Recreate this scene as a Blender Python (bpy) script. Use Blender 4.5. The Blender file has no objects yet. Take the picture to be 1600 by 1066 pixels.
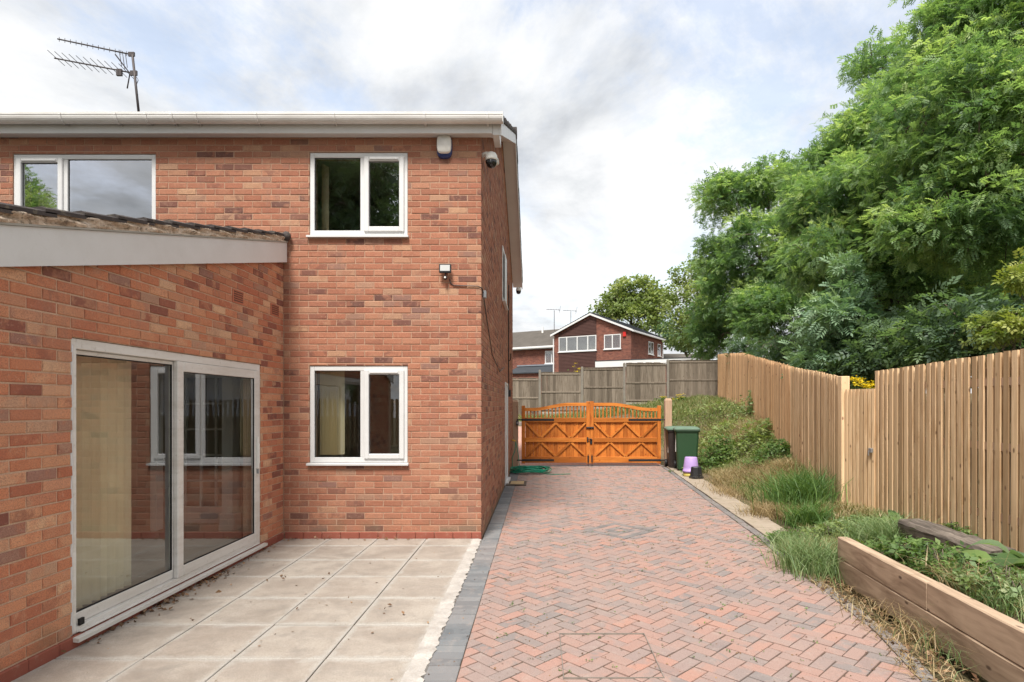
import bpy, bmesh, math, random
import numpy as np
from mathutils import Vector, Matrix
R = math.radians
random.seed(7); rng = np.random.default_rng(7)
scene = bpy.context.scene
C = scene.collection

# ------------------------------------------------------------------ camera, sky, sun, exposure
FPX, VX, VY, EYE = 922.0, 843.0, 633.0, 1.617
cam = bpy.data.cameras.new('camera'); camo = bpy.data.objects.new('camera', cam); C.objects.link(camo)
camo.location = (0, 0, EYE); camo.rotation_euler = (R(90), 0, 0)
cam.sensor_width = 36; cam.lens = FPX / 1600 * 36
cam.shift_x = -(VX - 800) / 1600; cam.shift_y = (VY - 533) / 1600
cam.clip_start = 0.05; cam.clip_end = 2000
scene.camera = camo

SUN_EL, SUN_AZ = 58, 192          # azimuth clockwise from +Y: behind the camera
sl = bpy.data.lights.new('sun', 'SUN'); so = bpy.data.objects.new('sun', sl); C.objects.link(so)
sl.energy = 1.8; sl.angle = R(16); sl.color = (1, 0.96, 0.9)
sd = Vector((math.sin(R(SUN_AZ)) * math.cos(R(SUN_EL)), math.cos(R(SUN_AZ)) * math.cos(R(SUN_EL)), math.sin(R(SUN_EL))))
so.rotation_euler = sd.to_track_quat('Z', 'Y').to_euler(); so.location = (0, -20, 40)
scene.view_settings.view_transform = 'Standard'; scene.view_settings.look = 'None'
scene.view_settings.exposure = 1.90; scene.view_settings.gamma = 1
scene.cycles.max_bounces = 8; scene.cycles.transparent_max_bounces = 16

world = bpy.data.worlds.new('World'); scene.world = world; world.use_nodes = True
def sky_nodes():
    nt = world.node_tree; n = nt.nodes; l = nt.links; n.clear()
    out = n.new('ShaderNodeOutputWorld'); bg = n.new('ShaderNodeBackground'); bg.inputs[1].default_value = 0.1
    sky = n.new('ShaderNodeTexSky'); sky.sky_type = 'NISHITA'; sky.sun_disc = False
    sky.sun_elevation = R(SUN_EL); sky.sun_rotation = R(SUN_AZ); sky.air_density = 1.0; sky.dust_density = 2.0
    tc = n.new('ShaderNodeTexCoord'); sep = n.new('ShaderNodeSeparateXYZ'); l.new(tc.outputs['Generated'], sep.inputs[0])
    def M(op, a, b=None, c=None):
        m = n.new('ShaderNodeMath'); m.operation = op
        for i, v in enumerate((a, b, c)):
            if v is None: continue
            if isinstance(v, (int, float)): m.inputs[i].default_value = v
            else: l.new(v, m.inputs[i])
        return m.outputs[0]
    zz = M('ADD', M('MAXIMUM', sep.outputs[2], 0.0), 0.22)
    cx = M('DIVIDE', sep.outputs[0], zz); cy = M('DIVIDE', sep.outputs[1], zz)
    cmb = n.new('ShaderNodeCombineXYZ'); l.new(cx, cmb.inputs[0]); l.new(cy, cmb.inputs[1])
    def noise(scale, detail, rough, off, stretch=(1, 1, 1), rot=0):
        mp = n.new('ShaderNodeMapping'); l.new(cmb.outputs[0], mp.inputs[0])
        mp.inputs['Location'].default_value = off; mp.inputs['Scale'].default_value = stretch; mp.inputs['Rotation'].default_value = (0, 0, rot)
        t = n.new('ShaderNodeTexNoise'); t.inputs['Scale'].default_value = scale; t.inputs['Detail'].default_value = detail
        t.inputs['Roughness'].default_value = rough; t.inputs['Distortion'].default_value = 0.25
        l.new(mp.outputs[0], t.inputs['Vector']); return t.outputs['Fac']
    def ramp(f, pts):
        r = n.new('ShaderNodeValToRGB'); l.new(f, r.inputs[0]); e = r.color_ramp.elements
        while len(e) < len(pts): e.new(0.5)
        for i, (p, c) in enumerate(pts):
            e[i].position = p; e[i].color = (*c, 1) if len(c) == 3 else c
        return r.outputs[0]
    cov = ramp(noise(1.7, 12, 0.66, (3.3, 1.2, 0), (1, .7, 1), 0.6), [(0.38, (0.42,) * 3), (0.48, (.88,) * 3), (0.56, (1,) * 3)])
    shade = ramp(noise(1.5, 12, 0.60, (8.5, 5.4, 0), (1, .8, 1), 0.3), [(0.36, (1.65, 1.72, 1.82)), (0.47, (2.35, 2.4, 2.46)), (0.57, (2.95, 2.96, 2.98)), (0.68, (3.3, 3.3, 3.3))])
    mix = n.new('ShaderNodeMixRGB'); l.new(cov, mix.inputs[0])
    sm = n.new('ShaderNodeMixRGB'); sm.blend_type = 'MULTIPLY'; sm.inputs[0].default_value = 1; sm.inputs[2].default_value = (1.15, 1.0, .86, 1)
    l.new(sky.outputs[0], sm.inputs[1])
    l.new(sm.outputs[0], mix.inputs[1]); l.new(shade, mix.inputs[2])
    l.new(mix.outputs[0], bg.inputs[0]); l.new(bg.outputs[0], out.inputs[0])
sky_nodes()

# ------------------------------------------------------------------ node helper
class NT:
    def __init__(s, name):
        s.m = bpy.data.materials.new(name); s.m.use_nodes = True; s.t = s.m.node_tree; s.t.nodes.clear()
        s.out = s.t.nodes.new('ShaderNodeOutputMaterial')
    def n(s, t, **k):
        x = s.t.nodes.new('ShaderNode' + t)
        for a, b in k.items(): setattr(x, a, b)
        return x
    def set(s, sock, v):
        if isinstance(v, bpy.types.NodeSocket): s.t.links.new(v, sock)
        elif isinstance(v, (tuple, list)) and len(v) == 3 and sock.type == 'RGBA': sock.default_value = (*v, 1)
        else: sock.default_value = v
    def math(s, op, a, b=0.0, clamp=False):
        x = s.n('Math', operation=op, use_clamp=clamp); s.set(x.inputs[0], a); s.set(x.inputs[1], b); return x.outputs[0]
    def vmath(s, op, a, b=None):
        x = s.n('VectorMath', operation=op); s.set(x.inputs[0], a)
        if b is not None: s.set(x.inputs[3 if op == 'SCALE' else 1], b)
        return x.outputs[0]
    def pos(s): return s.n('NewGeometry').outputs['Position']
    def obj(s): return s.n('TexCoord').outputs['Object']
    def scale(s, v, sc):
        x = s.n('Mapping'); s.set(x.inputs[0], v); x.inputs['Scale'].default_value = sc; return x.outputs[0]
    def noise(s, v, scale, detail=4, rough=.55, dist=0.0):
        x = s.n('TexNoise'); s.set(x.inputs['Vector'], v); x.inputs['Scale'].default_value = scale
        x.inputs['Detail'].default_value = detail; x.inputs['Roughness'].default_value = rough; x.inputs['Distortion'].default_value = dist
        return x.outputs['Fac']
    def ramp(s, f, pts, interp='LINEAR'):
        x = s.n('ValToRGB'); s.set(x.inputs[0], f); e = x.color_ramp.elements; x.color_ramp.interpolation = interp
        while len(e) < len(pts): e.new(.5)
        for i, (p, c) in enumerate(pts):
            e[i].position = p; e[i].color = (c, c, c, 1) if isinstance(c, (int, float)) else (*c, 1)
        return x.outputs[0]
    def mix(s, f, a, b, mode='MIX'):
        x = s.n('MixRGB', blend_type=mode); s.set(x.inputs[0], f); s.set(x.inputs[1], a); s.set(x.inputs[2], b); return x.outputs[0]
    def rnd(s):                       # a random vector for each piece: object colour (single pieces) or face attribute (joined pieces)
        a = s.n('Attribute', attribute_name='rnd'); o = s.n('ObjectInfo')
        v = s.vmath('ADD', a.outputs['Vector'], o.outputs['Color'])
        sp = s.n('SeparateXYZ'); s.set(sp.inputs[0], v); return v, sp.outputs[0], sp.outputs[1], sp.outputs[2]
    def bump(s, h, strength=.3, dist=.01):
        x = s.n('Bump'); s.set(x.inputs['Height'], h); x.inputs['Strength'].default_value = strength; x.inputs['Distance'].default_value = dist; return x.outputs[0]
    def bsdf(s, col, rough=.7, spec=.3, normal=None, metal=0.0, coat=0.0):
        b = s.n('BsdfPrincipled'); s.set(b.inputs['Base Color'], col); s.set(b.inputs['Roughness'], rough)
        s.set(b.inputs['Specular IOR Level'], spec); s.set(b.inputs['Metallic'], metal)
        if coat: b.inputs['Coat Weight'].default_value = coat
        if normal is not None: s.set(b.inputs['Normal'], normal)
        return b.outputs[0]
    def fin(s, sh):
        s.t.links.new(sh, s.out.inputs[0]); return s.m

MAT = {}
def simple(name, col, rough=.5, spec=.4, var=.12, scale=6, metal=0.0, bump=0.0, coat=0.0):
    t = NT(name); p = t.pos()
    f = t.noise(p, scale, 5, .6)
    c = t.mix(f, tuple(x * (1 - var) for x in col), tuple(min(1, x * (1 + var)) for x in col))
    f2 = t.noise(p, scale * 9, 3, .6)
    nrm = t.bump(f2, bump, .004) if bump else None
    rr = t.math('ADD', t.math('MULTIPLY', f2, .2), rough - .1)
    MAT[name] = t.fin(t.bsdf(c, rr, spec, nrm, metal, coat)); return MAT[name]

def m_brick(name, stops, dirt=True):
    t = NT(name); p = t.pos(); v, r, g, b = t.rnd()
    q = t.vmath('ADD', p, t.vmath('SCALE', v, 31.0))
    c1 = t.ramp(r, stops)
    c2 = t.ramp(t.math('FRACT', t.math('ADD', t.math('MULTIPLY', g, 1.7), r)), stops)
    f = t.ramp(t.noise(q, 7.0, 4, .6, .4), [(.50, 0.0), (.60, .55)])
    c = t.mix(f, c1, c2)
    sp = t.noise(q, 150, 3, .7)
    c = t.mix(t.ramp(sp, [(.36, .55), (.55, 0.0)]), c, (.16, .075, .055))
    c = t.mix(t.ramp(t.noise(q, 45, 3, .6), [(.58, 0.0), (.75, .35)]), c, (.62, .40, .28))
    c = t.mix(t.math('MULTIPLY', b, .35), c, t.mix(1.0, c, (.72, .74, .78), 'MULTIPLY'))
    # weathering over the wall as a whole
    w = t.noise(p, .9, 6, .65)
    c = t.mix(t.ramp(w, [(.50, 0.0), (.74, .30)]), c, (.30, .175, .125))
    c = t.mix(t.ramp(t.noise(t.scale(p, (5, 5, .5)), 1.3, 5, .65), [(.56, 0.0), (.72, .35)]), c, (.24, .155, .12))
    if dirt:
        z = t.n('SeparateXYZ'); t.set(z.inputs[0], p)
        gz = t.math('MULTIPLY', t.ramp(z.outputs[2], [(.06, 1.0), (.30, 0.0)]), t.ramp(t.noise(p, 3.5, 4), [(.45, 0.0), (.65, .75)]))
        c = t.mix(gz, c, (.16, .13, .08))
    h = t.math('ADD', t.math('MULTIPLY', sp, .6), t.noise(q, 40, 3, .6))
    MAT[name] = t.fin(t.bsdf(c, .85, .2, t.bump(h, .45, .004)))
m_brick('brick', [(0.0, (.13, .062, .05)), (.06, (.20, .088, .065)), (.13, (.34, .135, .080)), (.42, (.40, .165, .098)), (.62, (.46, .215, .13)), (.80, (.37, .14, .085)), (.90, (.50, .29, .175)), (1.0, (.24, .13, .105))])
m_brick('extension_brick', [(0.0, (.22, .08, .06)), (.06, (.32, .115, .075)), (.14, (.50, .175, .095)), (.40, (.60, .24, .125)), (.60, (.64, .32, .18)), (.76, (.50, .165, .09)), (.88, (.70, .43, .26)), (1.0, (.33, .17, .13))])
t = NT('extension_mortar'); p = t.pos()
c = t.mix(t.noise(p, 3, 5), (.52, .35, .24), (.66, .48, .35)); c = t.mix(t.ramp(t.noise(p, 120, 3), [(.4, .4), (.6, 0.0)]), c, (.36, .23, .16))
MAT['extension_mortar'] = t.fin(t.bsdf(c, .95, .1, t.bump(t.noise(p, 160, 3), .5, .003)))
t = NT('mortar'); p = t.pos()
c = t.mix(t.noise(p, 3, 5), (.38, .22, .145), (.50, .33, .235)); c = t.mix(t.ramp(t.noise(p, 120, 3), [(.4, .5), (.6, 0.0)]), c, (.26, .155, .11))
MAT['mortar'] = t.fin(t.bsdf(c, .95, .1, t.bump(t.noise(p, 160, 3), .5, .003)))
t = NT('plinth_paint'); p = t.pos()
c = t.mix(t.noise(p, 5, 5), (.22, .065, .045), (.33, .11, .075)); c = t.mix(t.ramp(t.noise(p, 14, 5, .7), [(.55, 0.0), (.75, .6)]), c, (.36, .25, .18))
MAT['plinth_paint'] = t.fin(t.bsdf(c, .8, .2, t.bump(t.noise(p, 60, 3), .4, .004)))

t = NT('upvc'); p = t.pos()
c = t.mix(t.ramp(t.noise(p, 2.5, 5, .65), [(.42, 0.0), (.75, .30)]), (.64, .64, .635), (.46, .45, .42))
c = t.mix(t.ramp(t.noise(p, 30, 4, .7), [(.58, 0.0), (.78, .25)]), c, (.45, .43, .38))
MAT['upvc'] = t.fin(t.bsdf(c, .38, .45))
t = NT('old_upvc'); p = t.pos()
c = t.mix(t.ramp(t.noise(t.scale(p, (1, .6, 4)), 2.5, 6, .7), [(.40, 0.0), (.72, .55)]), (.68, .665, .63), (.44, .40, .34))
c = t.mix(t.ramp(t.noise(p, 26, 4, .7), [(.58, 0.0), (.75, .45)]), c, (.30, .26, .2))
MAT['old_upvc'] = t.fin(t.bsdf(c, .5, .4))
def m_glass(name, base):
    t = NT(name); lw = t.n('LayerWeight'); lw.inputs[0].default_value = .5
    f = t.math('ADD', t.math('MULTIPLY', t.math('POWER', lw.outputs['Facing'], 4.0), 1 - base), base)
    tr = t.n('BsdfTransparent'); tr.inputs[0].default_value = (.86, .90, .88, 1)
    gl = t.n('BsdfGlossy'); gl.inputs['Roughness'].default_value = .012; gl.inputs[0].default_value = (.95, .97, 1, 1)
    nz = t.noise(t.pos(), 1.3, 2); t.set(gl.inputs['Normal'], t.bump(nz, .02, .02))
    mx = t.n('MixShader'); t.set(mx.inputs[0], f); t.t.links.new(tr.outputs[0], mx.inputs[1]); t.t.links.new(gl.outputs[0], mx.inputs[2])
    MAT[name] = t.fin(mx.outputs[0])
m_glass('glass', .15); m_glass('coated_glass', .36)
simple('gasket', (.015, .015, .016), .6, .3)
simple('black_plastic', (.018, .018, .02), .45, .45)
simple('black_iron', (.012, .012, .013), .5, .5)
simple('white_plastic', (.74, .73, .69), .4, .45)
simple('blue_plastic', (.02, .035, .13), .4, .45)
simple('galvanised', (.35, .36, .37), .45, .5, metal=.7)
simple('worn_steel', (.24, .21, .18), .6, .4, .5, 12, metal=.3)
simple('aerial_metal', (.07, .06, .06), .6, .4, metal=.4)
simple('lens', (.006, .006, .008), .08, .7)
simple('lamp_glass', (.55, .56, .55), .15, .6)
simple('interior_paint', (.46, .41, .33), .8, .2)
simple('interior_white', (.72, .71, .68), .5, .3)
simple('laminate_floor', (.36, .27, .19), .35, .4, .2, 3)
simple('carpet', (.2, .17, .14), .9, .1)
t = NT('blind'); p = t.pos()
c = t.mix(t.noise(t.scale(p, (40, 40, 1)), 4, 3), (.72, .62, .40), (.80, .70, .48))
d = t.n('BsdfDiffuse'); t.set(d.inputs[0], c); tl = t.n('BsdfTranslucent'); t.set(tl.inputs[0], c)
mx = t.n('MixShader'); mx.inputs[0].default_value = .35; t.t.links.new(d.outputs[0], mx.inputs[1]); t.t.links.new(tl.outputs[0], mx.inputs[2]); MAT['blind'] = t.fin(mx.outputs[0])
t = NT('verge_mortar'); p = t.pos()
c = t.ramp(t.noise(p, 11, 6, .7), [(.30, (.15, .11, .09)), (.38, (.42, .30, .21)), (.52, (.62, .48, .36)), (.70, (.70, .60, .50))])
c = t.mix(t.ramp(t.noise(p, 30, 5, .7), [(.53, 0.0), (.64, .7)]), c, (.09, .075, .055))
MAT['verge_mortar'] = t.fin(t.bsdf(c, .95, .1, t.bump(t.noise(p, 26, 6, .7), 1.0, .02)))
t = NT('roof_tile'); p = t.pos()
c = t.mix(t.noise(p, 6, 5), (.035, .03, .03), (.10, .085, .08)); c = t.mix(t.ramp(t.noise(p, 18, 5, .7), [(.55, 0.0), (.7, .6)]), c, (.22, .19, .14))
MAT['roof_tile'] = t.fin(t.bsdf(c, .85, .2, t.bump(t.noise(p, 60, 3), .4, .004)))
simple('terracotta', (.42, .15, .09), .8, .2, .2, 20)

def m_timber(name, lo, hi, knot, rough=.75, axis='z', grain=14):
    t = NT(name); p = t.pos(); v, r, g, b = t.rnd()
    q = t.vmath('ADD', p, t.vmath('SCALE', v, 23.0))
    sc = {'z': (grain, grain, .9), 'x': (.9, grain, grain), 'y': (grain, .9, grain)}[axis]
    n1 = t.noise(t.scale(q, sc), 2.2, 6, .62, .6)
    c = t.mix(t.ramp(n1, [(.34, 0.0), (.66, 1.0)]), lo, hi)
    c = t.mix(t.ramp(r, [(0.0, .75), (.5, 0.0), (1.0, 0.0)]), c, tuple(x * .66 for x in lo))
    c = t.mix(t.ramp(g, [(.55, 0.0), (1.0, .45)]), c, tuple(min(1, x * 1.18) for x in hi))
    ks = {'z': (5, 5, 2.4), 'x': (2.4, 5, 5), 'y': (5, 2.4, 5)}[axis]
    vo = t.n('TexVoronoi'); t.set(vo.inputs['Vector'], t.scale(q, ks)); vo.inputs['Scale'].default_value = 1.7
    k = t.ramp(vo.outputs['Distance'], [(.06, .9), (.13, 0.0)])
    c = t.mix(k, c, knot)
    c = t.mix(t.ramp(t.noise(p, 1.2, 5, .6), [(.55, 0.0), (.8, .35)]), c, tuple(x * .75 for x in lo))
    MAT[name] = t.fin(t.bsdf(c, rough, .25, t.bump(n1, .35, .004)))
m_timber('fence_timber', (.48, .30, .155), (.75, .54, .33), (.16, .085, .05))
m_timber('fence_timber_orange', (.50, .29, .145), (.70, .46, .26), (.15, .065, .03))
m_timber('gate_timber', (.33, .085, .012), (.60, .20, .035), (.14, .035, .008), .55, 'z', 9)
m_timber('gate_timber_rail', (.40, .115, .016), (.63, .225, .042), (.16, .04, .008), .55, 'x', 9)
m_timber('post_timber', (.36, .23, .15), (.46, .31, .21), (.2, .11, .07))
m_timber('sleeper_timber', (.26, .18, .12), (.50, .37, .26), (.10, .065, .045), .8, 'y', 7)
m_timber('weathered_sleeper', (.055, .045, .037), (.20, .165, .135), (.02, .017, .014), .9, 'y', 10)
m_timber('grey_timber', (.115, .09, .066), (.25, .208, .162), (.06, .05, .04), .9)
simple('old_concrete', (.21, .19, .16), .9, .15, .3, 6, bump=.4)
simple('concrete', (.34, .32, .28), .9, .15, .25, 8, bump=.4)
simple('bin_green', (.026, .068, .03), .45, .4, .15, 4); simple('bin_lid_green', (.11, .17, .12), .55, .35, .25, 5)
simple('bin_brown', (.035, .025, .022), .5, .4, .2, 4)
simple('purple_plastic', (.40, .27, .55), .5, .4, .08); simple('yellow_plastic', (.55, .46, .12), .5, .4, .25, 12)
simple('hose_green', (.004, .20, .115), .4, .45, .2, 10)
simple('doormat', (.42, .30, .17), .95, .1, .25, 40, bump=.6)
simple('mat_frame', (.10, .075, .055), .8, .2, .25, 20)
simple('yellow_brass', (.7, .42, .05), .4, .4)

t = NT('slab'); p = t.pos(); v, r, g, b = t.rnd(); q = t.vmath('ADD', p, t.vmath('SCALE', v, 17.0))
c = t.mix(t.ramp(t.noise(q, 2.2, 6, .62, .5), [(.36, 0.0), (.64, 1.0)]), (.265, .225, .19), (.40, .355, .305))
c = t.mix(t.ramp(t.noise(t.scale(q, (1, 2.5, 1)), 3.2, 6, .7, .8), [(.54, 0.0), (.70, .35)]), c, (.46, .42, .38))
c = t.mix(t.ramp(t.noise(p, 5.5, 6, .7), [(.49, 0.0), (.68, .6)]), c, (.215, .195, .175))
c = t.mix(t.math('MULTIPLY', r, .3), c, (.38, .31, .255))
gc = t.n('SeparateXYZ'); t.set(gc.inputs[0], t.n('TexCoord').outputs['Generated'])
def ed(a): return t.math('MINIMUM', a, t.math('SUBTRACT', 1.0, a))
em = t.math('ADD', t.math('MINIMUM', ed(gc.outputs[0]), ed(gc.outputs[1])), t.math('MULTIPLY', t.math('SUBTRACT', t.noise(p, 5, 5, .75), .5), .30))
c = t.mix(t.ramp(em, [(.0, .75), (.09, 0.0)]), c, (.43, .41, .375))
c = t.mix(t.ramp(t.noise(p, 190, 3, .7), [(.40, .55), (.55, 0.0)]), c, (.2, .17, .14))
MAT['slab'] = t.fin(t.bsdf(c, .85, .2, t.bump(t.noise(q, 90, 4, .6), .3, .003)))
t = NT('slab_mortar'); p = t.pos()
c = t.mix(t.ramp(t.noise(p, 6, 6, .7), [(.35, 0.0), (.65, 1.0)]), (.32, .295, .27), (.50, .47, .435)); c = t.mix(t.ramp(t.noise(p, 70, 4), [(.4, .4), (.55, 0.0)]), c, (.35, .29, .24))
MAT['slab_mortar'] = t.fin(t.bsdf(c, .95, .1, t.bump(t.noise(p, 60, 4), .6, .005)))
def m_paver(name, stops):
    t = NT(name); p = t.pos(); v, r, g, b = t.rnd(); q = t.vmath('ADD', p, t.vmath('SCALE', v, 19.0))
    c1 = t.ramp(r, stops); c2 = t.ramp(t.math('FRACT', t.math('ADD', g, r)), stops)
    c = t.mix(t.ramp(t.noise(q, 6, 4, .6, .5), [(.50, 0.0), (.62, .8)]), c1, c2)
    c = t.mix(t.ramp(t.noise(p, .55, 5, .65), [(.42, 0.0), (.7, .45)]), c, (.31, .245, .215))
    c = t.mix(t.ramp(t.noise(p, 9, 5, .7), [(.54, 0.0), (.72, .4)]), c, (.38, .32, .28))
    c = t.mix(t.ramp(t.noise(p, 170, 3, .7), [(.36, .5), (.52, 0.0)]), c, (.17, .12, .10))
    MAT[name] = t.fin(t.bsdf(c, .85, .2, t.bump(t.noise(q, 130, 4, .65), .4, .003)))
m_paver('paver', [(0.0, (.36, .205, .165)), (.22, (.325, .21, .175)), (.40, (.295, .21, .185)), (.58, (.27, .205, .185)), (.74, (.235, .195, .18)), (.84, (.195, .175, .17)), (.92, (.385, .21, .16)), (1.0, (.31, .22, .19))])
m_paver('blue_paver', [(0.0, (.115, .13, .14)), (.5, (.15, .165, .175)), (1.0, (.20, .21, .215))])
m_paver('charcoal_paver', [(0.0, (.13, .13, .13)), (.5, (.16, .155, .15)), (1.0, (.20, .185, .18))])
t = NT('joint_sand'); p = t.pos()
c = t.mix(t.noise(p, 8, 5), (.05, .035, .025), (.12, .085, .06)); c = t.mix(t.ramp(t.noise(p, 2.2, 5, .7), [(.54, 0.0), (.68, .7)]), c, (.07, .075, .03))
MAT['joint_sand'] = t.fin(t.bsdf(c, .95, .1, t.bump(t.noise(p, 120, 3), .5, .004)))
t = NT('flag'); p = t.pos()
c = t.mix(t.noise(p, 4, 6, .65), (.26, .205, .155), (.38, .32, .255)); c = t.mix(t.ramp(t.noise(p, 9, 5, .7), [(.5, 0.0), (.68, .6)]), c, (.22, .19, .12))
MAT['flag'] = t.fin(t.bsdf(c, .9, .15, t.bump(t.noise(p, 70, 4), .4, .004)))
t = NT('ground'); p = t.pos()
c = t.ramp(t.noise(p, 1.4, 6, .65), [(.34, (.085, .085, .04)), (.46, (.14, .125, .06)), (.56, (.21, .165, .10)), (.72, (.16, .115, .075))])
c = t.mix(t.ramp(t.noise(p, 40, 4, .7), [(.42, .7), (.6, 0.0)]), c, (.06, .05, .03))
MAT['ground'] = t.fin(t.bsdf(c, .95, .1, t.bump(t.noise(p, 35, 5, .7), .9, .03)))
def m_leaf(name, stops, trans=.35, rough=.5, spec=.35):
    t = NT(name); v, r, g, b = t.rnd()
    c = t.ramp(r, stops)
    c = t.mix(t.math('MULTIPLY', g, .5), c, t.mix(1.0, c, (.62, .70, .62), 'MULTIPLY'))
    pb = t.bsdf(c, rough, spec)
    tl = t.n('BsdfTranslucent'); t.set(tl.inputs[0], t.mix(1.0, c, (1.35, 1.45, .7), 'MULTIPLY'))
    mx = t.n('MixShader'); mx.inputs[0].default_value = trans; t.t.links.new(pb, mx.inputs[1]); t.t.links.new(tl.outputs[0], mx.inputs[2])
    MAT[name] = t.fin(mx.outputs[0])
m_leaf('ash_leaf', [(0.0, (.10, .18, .085)), (.4, (.19, .295, .135)), (.75, (.31, .42, .18)), (1.0, (.44, .53, .24))], .5)
m_leaf('dark_leaf', [(0.0, (.08, .13, .08)), (.5, (.13, .20, .11)), (1.0, (.19, .27, .135))], .45)
m_leaf('blue_leaf', [(0.0, (.12, .21, .13)), (.5, (.20, .31, .19)), (1.0, (.31, .42, .27))])
m_leaf('lime_leaf', [(0.0, (.14, .20, .05)), (.5, (.25, .30, .07)), (1.0, (.40, .41, .12))])
m_leaf('olive_leaf', [(0.0, (.14, .19, .06)), (.5, (.23, .29, .10)), (1.0, (.35, .38, .15))])
m_leaf('weed_leaf', [(0.0, (.06, .11, .035)), (.5, (.115, .19, .055)), (1.0, (.20, .28, .085))])
m_leaf('grass_leaf', [(0.0, (.06, .12, .025)), (.38, (.12, .185, .045)), (.58, (.22, .235, .085)), (.72, (.34, .275, .14)), (1.0, (.45, .35, .20))], .3)
m_leaf('lush_leaf', [(0.0, (.06, .13, .035)), (.6, (.12, .215, .055)), (1.0, (.22, .32, .09))], .3)
m_leaf('pale_leaf', [(0.0, (.12, .20, .07)), (.6, (.22, .30, .13)), (1.0, (.38, .40, .22))], .3)
m_leaf('straw_leaf', [(0.0, (.24, .155, .075)), (.6, (.38, .27, .14)), (1.0, (.50, .40, .24))], .2)
m_leaf('litter_leaf', [(0.0, (.09, .045, .025)), (.5, (.20, .11, .06)), (1.0, (.38, .23, .13))], .1)
m_leaf('yellow_petal', [(0.0, (.75, .52, .01)), (1.0, (.85, .66, .03))], .2)
t = NT('bark'); p = t.pos()
c = t.mix(t.noise(t.scale(p, (6, 6, 1.5)), 3, 6, .65), (.06, .05, .035), (.19, .16, .115))
MAT['bark'] = t.fin(t.bsdf(c, .9, .15, t.bump(t.noise(t.scale(p, (8, 8, 2)), 6, 5), .7, .02)))
# distant brick (courses too small to pick apart)
t = NT('distant_brick'); bt = t.n('TexBrick'); t.set(bt.inputs['Vector'], t.n('TexCoord').outputs['UV'])
bt.inputs['Color1'].default_value = (.22, .075, .05, 1); bt.inputs['Color2'].default_value = (.09, .03, .025, 1); bt.inputs['Mortar'].default_value = (.22, .13, .10, 1)
bt.inputs['Scale'].default_value = 1; bt.inputs['Brick Width'].default_value = .225; bt.inputs['Row Height'].default_value = .075; bt.inputs['Mortar Size'].default_value = .009
bt.offset = .5
c = t.mix(t.ramp(t.noise(t.pos(), 5, 4), [(.5, 0.0), (.7, .5)]), bt.outputs[0], (.25, .115, .08)); MAT['distant_brick'] = t.fin(t.bsdf(c, .9, .15))
simple('hung_tile', (.075, .038, .032), .85, .2, .35, 5); simple('house_tile', (.125, .112, .098), .9, .15, .35, 1.2); simple('slate_tile', (.045, .05, .057), .8, .2, .3, 2)
simple('lead', (.20, .22, .25), .6, .3, .2, 3); simple('net_curtain', (.62, .65, .66), .8, .3, .1, 8); simple('red_plastic', (.5, .02, .015), .4, .4)

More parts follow.
